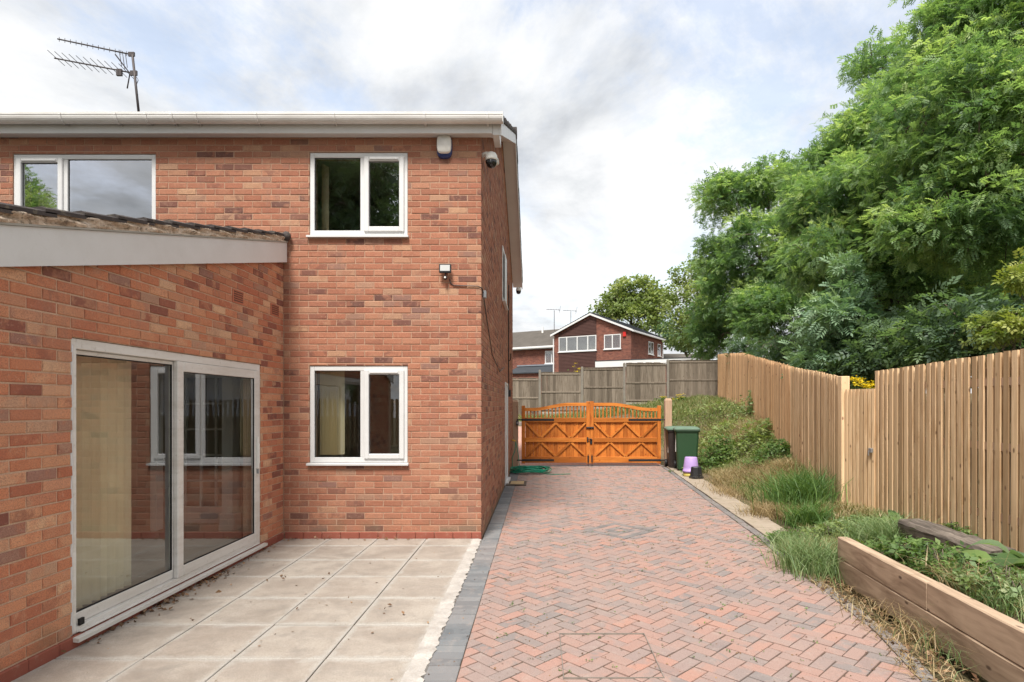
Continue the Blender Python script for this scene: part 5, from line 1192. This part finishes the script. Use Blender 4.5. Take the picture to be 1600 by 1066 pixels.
tB = make_tree('ash_tree', 'middle ash tree with a forked dark trunk and bright mid-height foliage', 'tree', bB, [(0, 0, 0), (-.1, 0, 2), (.15, .1, 3.6), (0, .3, 5.2)],
    lobes_px(bB, [(1340, 225, 15, 44, 42, 1.3, 44), (1385, 175, 15.5, 32, 42, 1.2, 24), (1285, 262, 15.4, 26, 28, .9, 18), (1325, 310, 14.2, 62, 52, 1.4, 56), (1268, 310, 15.2, 32, 42, 1.0, 22), (1410, 370, 14, 85, 62, 1.5, 60), (1310, 400, 14, 75, 50, 1.3, 44), (1430, 470, 13.5, 95, 55, 1.3, 46)]),
    'ash_leaf', ASH, .165, 100, .48, 12, .17, GT)
bC = (9.6, 25.5, 1.9)
tC = make_tree('field_maple', 'rounded small-leaved tree overhanging the crest of the timber fence', 'tree', bC, [(0, 0, 0), (-.1, 0, 2), (.1, 0, 4), (0, 0, 6)],
    lobes_px(bC, [(1205, 284, 25.5, 42, 28, 1.6, 36), (1130, 308, 26, 28, 26, 1.3, 26), (1180, 390, 25.5, 60, 50, 1.9, 70), (1245, 410, 24, 50, 55, 1.7, 44), (1140, 470, 27, 48, 48, 1.7, 52), (1215, 490, 24, 62, 48, 1.6, 56), (1108, 530, 28, 22, 24, 1.0, 22), (1112, 400, 27, 22, 40, 1.1, 18)]),
    'ash_leaf', ASH3, .22, 96, .62, 13, .14, 'trees overhanging the fence')
bS_ = (6.1, 12, .6)
make_tree('ash_sapling', 'pale blue-green ash sapling pointing up just behind the fence', 'tree', bS_, [(0, 0, 0), (0, 0, 1.5), (.05, 0, 3.6)],
    lobes_px(bS_, [(1318, 440, 12, 20, 38, .35, 12), (1308, 500, 12, 42, 38, .6, 24), (1352, 510, 12, 26, 32, .45, 12), (1305, 560, 12.2, 52, 36, .7, 26)]), 'blue_leaf', ASH, .22, 44, .26, 14, .04)
# undergrowth behind the fences
def bush(name, label, L, mat, tmpl, leaf, per, crad, seed, base_u, base_v, Y, group=None, cat='shrub'):
    b = at(base_u, base_v, Y); b = (b[0], b[1], gz1(b[0], b[1])); return make_tree(name, label, cat, b, [(0, 0, 0), (0, 0, .5), (.03, 0, 1.0)], lobes_px(b, L), mat, tmpl, leaf, per, crad, seed, .04, group)
GB = 'shrubs behind the timber fence'
bush('dark_shrub', 'dark leafy shrub behind the garden gate', [(1390, 560, 11.5, 80, 55, .9, 46), (1330, 570, 12, 50, 40, .7, 20)], 'dark_leaf', ASH3, .2, 48, .36, 21, 1370, 620, 11.5, GB)
bush('dark_shrub', 'dark leafy shrub behind the right end of the near fence', [(1500, 520, 10, 95, 60, .9, 46), (1600, 500, 9.5, 70, 70, .9, 30)], 'dark_leaf', ASH3, .2, 48, .36, 22, 1520, 600, 10, GB)
bush('dark_shrub', 'dark leafy shrub behind the sloping part of the far fence', [(1240, 550, 17, 50, 36, .9, 34), (1190, 545, 22, 40, 30, .9, 24)], 'dark_leaf', ASH3, .2, 48, .42, 23, 1240, 600, 17.5, GB)
bush('lime_shrub', 'yellow-green shrub spilling over the near fence at the right edge', [(1570, 520, 8.2, 45, 24, .4, 12), (1600, 500, 8.2, 40, 30, .4, 9)], 'lime_leaf', TREF, .085, 42, .2, 24, 1580, 560, 8.2)
bush('lime_shrub', 'yellow-green branch tip hanging at the right edge above the fence', [(1588, 425, 8.0, 24, 14, .2, 6)], 'lime_leaf', ASH3, .15, 26, .15, 25, 1610, 560, 8.0)
copy_tree(tB, 'ash_tree', 'dark background ash tree filling the gap between the tallest and middle ash', (15.2, 19, 1.3), 2.0, 1.35, GT)
copy_tree(tA, 'ash_tree', 'dark background ash tree behind the tallest ash at the right edge', (17.5, 16, 1.0), 3.4, 1.05, GT)
copy_tree(tB, 'ash_tree', 'background ash tree low behind the rounded small-leaved tree', (12.3, 25, 1.8), 4.2, .9, GT)
copy_tree(tC, 'field_maple', 'low background tree behind the dark shrubs and the sapling', (12.2, 17, 1.0), 1.0, .95, 'trees overhanging the fence')
# trees far off
bF = (11.6, 76, 3)
make_tree('sycamore_tree', 'round-headed sycamore standing behind the gabled neighbour house', 'tree', bF, [(0, 0, 0), (0, 0, 5), (.3, 0, 10)],
    lobes_px(bF, [(992, 458, 76, 38, 26, 2.6, 60), (960, 478, 75, 28, 22, 2.2, 36), (1025, 480, 75, 26, 26, 2.2, 40), (990, 500, 74, 48, 26, 2.6, 50)]), 'olive_leaf', SINGLE, .42, 70, 1.05, 31, .3, 'trees beyond the neighbour houses')
bG = (11.3, 42, 2.6)
make_tree('thorn_tree', 'thin brownish tree with an open top left of the overhanging trees', 'tree', bG, [(0, 0, 0), (.2, 0, 3), (0, 0, 7)],
    lobes_px(bG, [(1080, 430, 42, 26, 32, 1.2, 26), (1062, 470, 42, 20, 34, 1.1, 24), (1100, 480, 40, 34, 45, 1.6, 44), (1070, 520, 42, 30, 25, 1.4, 26)]), 'olive_leaf', SINGLE, .22, 60, .62, 32, .16, 'trees beyond the neighbour houses')
bH = (15, 60, 3)
make_tree('hedge_tree', 'dark green bushy tree low beyond the garage roof', 'tree', bH, [(0, 0, 0), (0, 0, 2), (0, 0, 4)],
    lobes_px(bH, [(1058, 535, 60, 24, 16, 1.6, 24), (1085, 520, 58, 26, 26, 1.8, 30), (1045, 520, 64, 16, 18, 1.6, 16)]), 'dark_leaf', SINGLE, .3, 60, .7, 33, .16, 'trees beyond the neighbour houses')
# behind the camera: the garden's far end, seen only as reflections in the panes
mt_ = copy_tree(tB, 'ash_tree', 'tree behind the viewpoint mirrored in the upper right window', (-6.6, -7.5, 0), .6, 1.75, 'trees mirrored in the upstairs windows')
copy_tree(tB, 'ash_tree', 'tree behind the viewpoint mirrored in the upper left window', (-21.8, -8, 0), 2.6, 1.65, 'trees mirrored in the upstairs windows')
copy_tree(tC, 'field_maple', 'small tree behind the viewpoint mirrored in the ground floor window', (-1.5, -9.5, -.6), 2.0, .8)
for k in mt_.children:
    if k.name.startswith('crown'): k.material_slots[0].link = 'OBJECT'; k.material_slots[0].material = MAT['dark_leaf']
hf = empty('garden_fence', 'timber boundary fence behind the viewpoint at the end of the garden', 'fence', (0, -9.5, 0))
for k in range(120): o = link('board', bme, None, hf); o.location = (-16 + k * .2, 0, 0); o.scale = (1.62, 1, 1.85); o.rotation_euler = (0, 0, 0)

# ------------------------------------------------------------------ grasses and weeds
def blades(name, P, H, Wd, lean, mat, rnd, parent=None):
    n = len(P); a = rng.uniform(0, 2 * np.pi, n); d = np.stack([np.cos(a), np.sin(a), np.zeros(n)], 1); b = rng.uniform(0, 2 * np.pi, n); s = np.stack([np.cos(b), np.sin(b), np.zeros(n)], 1) * Wd[:, None]
    up = np.array([0, 0, 1.0]); V = np.empty((n, 6, 3))
    m1 = P + up * (H * .5)[:, None] + d * (H * lean * .25)[:, None]; m2 = P + up * (H * (1 - .25 * lean))[:, None] + d * (H * lean)[:, None]
    V[:, 0] = P - s; V[:, 1] = P + s; V[:, 2] = m1 + s * .8; V[:, 3] = m1 - s * .8; V[:, 4] = m2 + s * .12; V[:, 5] = m2 - s * .12
    F = (np.array([(0, 1, 2, 3), (3, 2, 4, 5)])[None] + (np.arange(n) * 6)[:, None, None]).reshape(-1, 4)
    return np_mesh(name, V.reshape(-1, 3), F, np.repeat(rnd, 2, axis=0), mat, parent)
def pnoise(x, y): return .5 + .25 * np.sin(x * 2.1 + 1.3 * np.sin(y * 1.1)) + .25 * np.sin(y * 1.7 + 1.9 * np.sin(x * 1.4 + .5))
def on_bank(n, y0, y1, f0=.0, f1=1.0, power=1.0):
    Y = y0 + (y1 - y0) * rng.random(n) ** power; e = edge_x(Y) + .44 * (Y < 16) + np.where(Y < 6.6, -.25, 0); f = fence_x(Y) - .02; t_ = f0 + (f1 - f0) * rng.random(n); X = e + (f - e) * t_
    return X, Y
# short turf over the bank and the lawn beyond the gate
n = 46000; X, Y = on_bank(n, 5.7, 26, .10, 1.0, 1.1); pn = pnoise(X, Y)
dry = np.clip(rng.normal(.50 + .36 * smooth01((pn - .38) / .3) * smooth01((18.5 - Y) / 4), .17), 0, 1)
H = rng.uniform(.05, .16, n) * (.7 + .9 * pn) * np.where(Y < 8, .8, 1)
stuff(blades('bank_grass', np.stack([X, Y, gz(X, Y) - .015], 1), H, rng.uniform(.004, .008, n), rng.uniform(.2, 1.1, n), 'grass_leaf', np.stack([dry, rng.random(n), rng.random(n)], 1)))['label'] = 'rough green and dry grass covering the bank'
n = 20000; X = rng.uniform(-2, 7.6, n); Y = 18.5 + 8.2 * rng.random(n); k = ((X > 3.4) | (Y > 22.5)) & (X < fence_x(Y)); X, Y = X[k], Y[k]; n = len(X)
stuff(blades('lawn_grass', np.stack([X, Y, gz(X, Y) - .02], 1), rng.uniform(.10, .30, n), rng.uniform(.008, .016, n), rng.uniform(.2, .9, n), 'grass_leaf', np.stack([np.clip(rng.normal(.53, .15, n), 0, 1), rng.random(n), rng.random(n)], 1)))['label'] = 'bright uncut lawn grass rising beyond the drive gate'
def tuft(name, label, u, v, Y, n, spread, h, w, lean, mat, cat='grass', sq=(1, 1)):
    p = at(u, v, Y); x, y = p[0], p[1]; r_ = empty(name, label, cat, (x, y, gz1(x, y)))
    PX = rng.normal(0, spread * sq[0], n); PY = rng.normal(0, spread * sq[1], n); PZ = gz(x + PX, y + PY) - gz1(x, y)
    blades('blades', np.stack([PX, PY, PZ - .01], 1), h * rng.uniform(.5, 1.15, n), np.full(n, w) * rng.uniform(.6, 1.2, n), rng.uniform(lean * .3, lean * 1.3, n), mat, np.stack([np.clip(rng.normal(.5, .22, n), 0, 1), rng.random(n), rng.random(n)], 1), r_); return r_
def gpt(u, v):                                            # where a pixel meets the bank
    lo = 3.0; Yp = lo
    for Yq in np.arange(3.0, 30, .05):
        x, y, z = at(u, v, Yq)
        if z <= gz1(x, y) + .005: return float(Yq)
    return 20.0
def T(name, label, u, v, *a, **k): return tuft(name, label, u, v, gpt(u, v), *a, **k)
T('lush_grass', 'lush bright green grass clump against the fence below the end post', 1248, 795, 1500, .20, .62, .007, .75, 'lush_leaf', sq=(1, 1.3))
T('lush_grass', 'smaller bright grass clump in front of the lush clump', 1262, 822, 600, .12, .36, .006, .8, 'lush_leaf')
T('pale_grass', 'pale feathery grass clump beside the end of the sleeper edging', 1275, 893, 1100, .15, .36, .0045, .75, 'pale_leaf', sq=(1, 1.2))
T('pale_grass', 'pale drooping grass tuft growing just inside the sleeper end', 1375, 850, 1100, .15, .34, .0045, 1.0, 'pale_leaf')
T('pale_grass', 'short pale grass tuft on the paving edge left of the sleepers', 1245, 865, 700, .10, .24, .003, .8, 'pale_leaf')
T('dry_grass', 'brown dead grass tussock beside the concrete flags', 1205, 805, 1100, .17, .24, .004, 1.4, 'straw_leaf')
T('dry_grass', 'dry straw coloured grass on the middle of the bank', 1165, 745, 1600, .32, .26, .004, 1.4, 'straw_leaf')
T('dry_grass', 'dry grass patch on the upper bank behind the bins', 1150, 668, 1500, .50, .26, .005, 1.2, 'straw_leaf')
T('dry_grass', 'straw coloured grass patch on the bank near the fence seam', 1215, 742, 800, .2, .28, .004, 1.2, 'straw_leaf')
T('dry_grass', 'thin dry grass along the foot of the bank by the flags', 1140, 772, 700, .22, .16, .004, 1.3, 'straw_leaf', sq=(.6, 1.4))
def creeper(name, label, u, v, n, sp, mat, tmpl=TREF, leaf=.075, h=.25, cat='plant', sq=(1, 1), canes=12, Y=None):
    Y = Y or gpt(u, v); p = at(u, v, Y); x, y = p[0], p[1]; r_ = empty(name, label, cat, (x, y, gz1(x, y)))
    PX = rng.normal(0, sp * sq[0], n); PY = rng.normal(0, sp * sq[1], n); PX = np.where((y + PY < 5.6) & (x + PX < 2.92), 2.92 - x + np.abs(rng.normal(0, .15, n)), PX); PX = np.minimum(PX, fence_x(y + PY) - .04 - x); PZ = gz(x + PX, y + PY) - gz1(x, y) + rng.random(n) ** 1.2 * h * np.exp(-(PX ** 2 + PY ** 2) / (2 * (1.3 * sp) ** 2))
    D = np.stack([rng.normal(0, 1, n) - .5, rng.normal(0, 1, n) - .5, rng.normal(.15, .35, n)], 1)
    V, F, rr = scatter_leaves(np.stack([PX, PY, PZ + .02], 1), D, leaf * rng.uniform(.55, 1.3, n), tmpl, np.clip(np.stack([rng.normal(.5, .24, n), rng.random(n), rng.random(n)], 1), 0, 1)); np_mesh('leaves', V, F, rr, mat, r_)
    m = MB()
    for k in range(canes):
        i = rng.integers(0, n); a = Vector((PX[i] * .2, PY[i] * .2, 0)); b = Vector((PX[i], PY[i], PZ[i] + .02)); m.tube([a, a.lerp(b, .5) + Vector((0, 0, .12)), b], [.005, .004, .002], 4, False)
    m.build('stems', 'bark', r_, True); return r_
T('dry_grass', 'tall dry stems standing on the bank right of the green bin', 1140, 700, 900, .38, .42, .004, .9, 'straw_leaf')
T('dry_grass', 'dry stems standing against the timber fence on the bank crest', 1185, 672, 700, .35, .50, .004, .7, 'straw_leaf')
creeper('bramble', 'green bramble heap beside the wheelie bins', 1118, 722, 800, .33, 'weed_leaf', h=.6, leaf=.085)
creeper('bramble', 'bramble patch on the upper bank right of the bin lid', 1128, 690, 700, .45, 'olive_leaf', h=.45, leaf=.08)
creeper('bramble', 'bramble growing against the orange fence above the dry grass', 1178, 690, 500, .34, 'olive_leaf', h=.55, leaf=.08)
creeper('bramble', 'bramble at the fence foot left of the lush grass', 1205, 722, 700, .30, 'weed_leaf', h=.4, leaf=.075)
creeper('nettle', 'grey-green weeds on the bank crest below the timber fence', 1120, 650, 800, .8, 'olive_leaf', SINGLE, .07, .45)
creeper('nettle', 'tall weeds growing up the fence on the bank crest', 1172, 655, 700, .34, 'pale_leaf', SINGLE, .07, .8)
creeper('ground_weed', 'low weeds spreading over the raised bed behind the sleepers', 1480, 905, 330, .34, 'weed_leaf', TREF, .06, .16, sq=(.8, 1.6))
creeper('ground_weed', 'leafy weeds in the near right corner of the raised bed', 1570, 935, 280, .26, 'pale_leaf', TREF, .05, .16)
creeper('ground_weed', 'strawberry-like weeds on the raised bed before the old sleeper', 1440, 880, 280, .22, 'weed_leaf', TREF, .065, .18)
creeper('ground_weed', 'small weeds sprouting on top of the old sleeper', 1490, 812, 160, .09, 'weed_leaf', TREF, .05, .16, Y=6.3)
creeper('ground_weed', 'mixed weeds at the foot of the garden gate', 1330, 835, 700, .26, 'pale_leaf', TREF, .05, .2)
def dock(label, u, v, n, L, wd, mat='weed_leaf', Y=None):
    Y = Y or gpt(u, v); p = at(u, v, Y); x, y = p[0], p[1]; r_ = empty('dock_plant', label, 'plant', (x, y, gz1(x, y)), 'broad-leaved docks')
    for k in range(n):
        a = 2 * math.pi * k / n + random.uniform(-.4, .4); l_ = L * random.uniform(.6, 1.1); el = random.uniform(.35, 1.0); vs = []; fs = []; K = 7
        for q in range(K):
            t_ = q / (K - 1); rr = l_ * (t_ * math.cos(el) + .15 * t_ * t_); z = l_ * (t_ * math.sin(el) - .55 * t_ ** 2.4); w_ = wd * (.10 + math.sin(math.pi * min(1, t_ * .86 + .1)) ** 1.1 * .9) * (1 if t_ > .2 else .25) * random.uniform(.9, 1.1)
            for s_ in (-1, 0, 1): vs.append((rr * math.cos(a) - s_ * w_ * math.sin(a), rr * math.sin(a) + s_ * w_ * math.cos(a), z + (.22 * w_ if s_ else 0) + random.uniform(-.006, .006)))
        for q in range(K - 1):
            for s_ in (0, 1): fs.append((q * 3 + s_, q * 3 + s_ + 1, q * 3 + s_ + 4, q * 3 + s_ + 3))
        MB().add(vs, fs).build('leaf', mat, r_, True)
dock('dock plant with broad leaves below the left end of the near fence', 1322, 830, 9, .34, .075); dock('dock plant with upright leaves by the near fence above the pale tuft', 1398, 815, 9, .36, .07); dock('single-stemmed dock leaf cluster beside the old sleeper', 1430, 806, 6, .30, .055)
dock('large dock plant with wide leaves at the right edge of the bed', 1555, 900, 12, .40, .10); dock('dark dock plant at the right edge behind the wide-leaved one', 1595, 885, 9, .42, .10, 'dark_leaf'); dock('bright dock plant beside the lush grass clump', 1290, 830, 8, .30, .06); dock('dock plant in front of the old sleeper end', 1530, 885, 7, .30, .07, 'dark_leaf')
T('dry_grass', 'thin dry grass among the weeds of the raised bed', 1500, 925, 800, .25, .22, .003, 1.2, 'straw_leaf')
T('pale_grass', 'pale grass along the top of the sleepers near the right edge', 1560, 950, 700, .18, .22, .003, 1.0, 'pale_leaf')
creeper('ground_weed', 'mixed low weeds at the foot of the bank beside the pale grass', 1238, 850, 420, .17, 'weed_leaf', TREF, .045, .16)
creeper('ground_weed', 'broad mixed weeds between the lush grass and the garden gate', 1300, 845, 420, .18, 'olive_leaf', TREF, .05, .2)
T('dry_grass', 'dead stems tangled among the grass left of the sleeper end', 1290, 880, 500, .16, .28, .003, 1.2, 'straw_leaf')
creeper('nettle', 'olive weeds straggling over the middle of the bank', 1160, 712, 420, .26, 'olive_leaf', SINGLE, .06, .3)
# ragwort
def ragwort(label, u, v, Y, h, n, sp):
    p = at(u, v, Y); x, y = p[0], p[1]; z0 = gz1(x, y); zt = p[2]; r_ = empty('ragwort', label, 'flower', (x, y, z0)); H_ = max(zt - z0, .2); m = MB(); Pn = []
    for k in range(n):
        a = Vector((random.gauss(0, .03), random.gauss(0, .03), 0)); b = Vector((random.gauss(0, sp), random.gauss(0, sp), H_ + random.gauss(0, h))); m.tube([a, a.lerp(b, .6) + Vector((0, 0, .05)), b], [.006, .005, .003], 4, False)
        for q in range(16): Pn.append((b.x + random.gauss(0, .05), b.y + random.gauss(0, .05), b.z + random.gauss(0, .018)))
    m.build('stems', 'weed_leaf', r_); Pn = np.array(Pn); N_ = len(Pn)
    D = rng.normal(0, 1, (N_ * 5, 3)); D[:, 2] *= .25
    V, F, rr = scatter_leaves(np.repeat(Pn, 5, 0), D, rng.uniform(.016, .028, N_ * 5), SINGLE, rng.random((N_ * 5, 3))); stuff(np_mesh('flowers', V, F, rr, 'yellow_petal', r_))
    n2 = 90; PP = np.stack([rng.normal(0, sp, n2), rng.normal(0, sp, n2), H_ * rng.uniform(.5, .97, n2)], 1); V, F, rr = scatter_leaves(PP, rng.normal(0, 1, (n2, 3)), rng.uniform(.05, .10, n2), SINGLE, rng.random((n2, 3))); np_mesh('leaves', V, F, rr, 'weed_leaf', r_)
ragwort('yellow ragwort flowers behind the garden gate next to the near fence', 1350, 599, 8.75, .035, 9, .075); ragwort('yellow ragwort flowers behind the end post of the far fence', 1322, 593, 9.2, .03, 9, .08)
ragwort('yellow ragwort on the lawn before the grey fence right of the gate post', 1063, 619, 24.5, .06, 8, .12); ragwort('small yellow ragwort at the foot of the grey fence above the gate', 1035, 621, 25.5, .05, 5, .12); ragwort('yellow flowering bush showing over the grey fence', 903, 577, 28.2, .12, 14, .25)
# weeds and debris in the paving
def stuff_leaves(name, label, P, leaf, mat, flat, tmpl=SINGLE):
    n = len(P); D = np.stack([rng.normal(0, 1, n), rng.normal(0, 1, n), rng.normal(0, flat, n)], 1); V, F, rr = scatter_leaves(P, D, leaf * rng.uniform(.5, 1.4, n), tmpl, rng.random((n, 3))); o = stuff(np_mesh(name, V, F, rr, mat)); o['label'] = label; return o
P = []
for k in range(650):
    Y = 3.0 + 12.4 * random.random() ** .8; e = float(edge_x(Y)); x = BL1 + (e - BL1) * random.random() ** .75
    for q in range(random.randint(2, 6)): P.append((x + random.gauss(0, .010), Y + random.gauss(0, .010), random.uniform(.002, .014)))
stuff_leaves('joint_weeds', 'tiny weeds sprouting in the joints of the drive', np.array(P), .014, 'weed_leaf', .8)
n = 1700; Y = 3 + 12.5 * rng.random(n); X = BL0 + (edge_x(Y) - BL0) * rng.random(n); stuff_leaves('drive_litter', 'small brown bits of leaf scattered over the drive', np.stack([X, Y, np.full(n, .004)], 1), .016, 'litter_leaf', .25)
n = 260; Y = 3.7 + 3.3 * rng.random(n); X = XE + .02 + np.abs(rng.normal(0, .06, n)); X[:60] = XE + .05 + 2.2 * rng.random(60) ** 2; Y[:60] = 7.06 - np.abs(rng.normal(0, .03, 60))
cl = rng.random(n) < .5; Y[cl] = np.where(rng.random(cl.sum()) < .5, 4.75, 5.4) + rng.normal(0, .16, cl.sum()); stuff_leaves('patio_litter', 'dry brown leaves gathered along the door sill and wall foot', np.stack([np.maximum(X, XE + .02), np.minimum(Y, 7.07), np.full(n, .024)], 1), .036, 'litter_leaf', .5)
n = 700; Y = 2.6 + 3.4 * rng.random(n); e = edge_x(Y); X = e - .12 + .36 * rng.random(n); stuff_leaves('soil_litter', 'brown leaf litter and soil between the paving and the sleepers', np.stack([X, Y, np.full(n, .006)], 1), .035, 'litter_leaf', .4)
n = 900; Y = 2.6 + 3.6 * rng.random(n); X = edge_x(Y) - .15 + .30 * rng.random(n); stuff(blades('edge_straw', np.stack([X, Y, np.full(n, .0)], 1), rng.uniform(.03, .09, n), rng.uniform(.002, .004, n), rng.uniform(1, 3, n), 'straw_leaf', rng.random((n, 3))))['label'] = 'dry straw along the paving edge by the sleepers'
n = 60; X = -3 + 2.2 * rng.random(n); Y = 3.4 + 3.5 * rng.random(n); stuff_leaves('slab_litter', 'a few twigs and bits on the patio slabs', np.stack([X, Y, np.full(n, .018)], 1), .02, 'litter_leaf', .3)
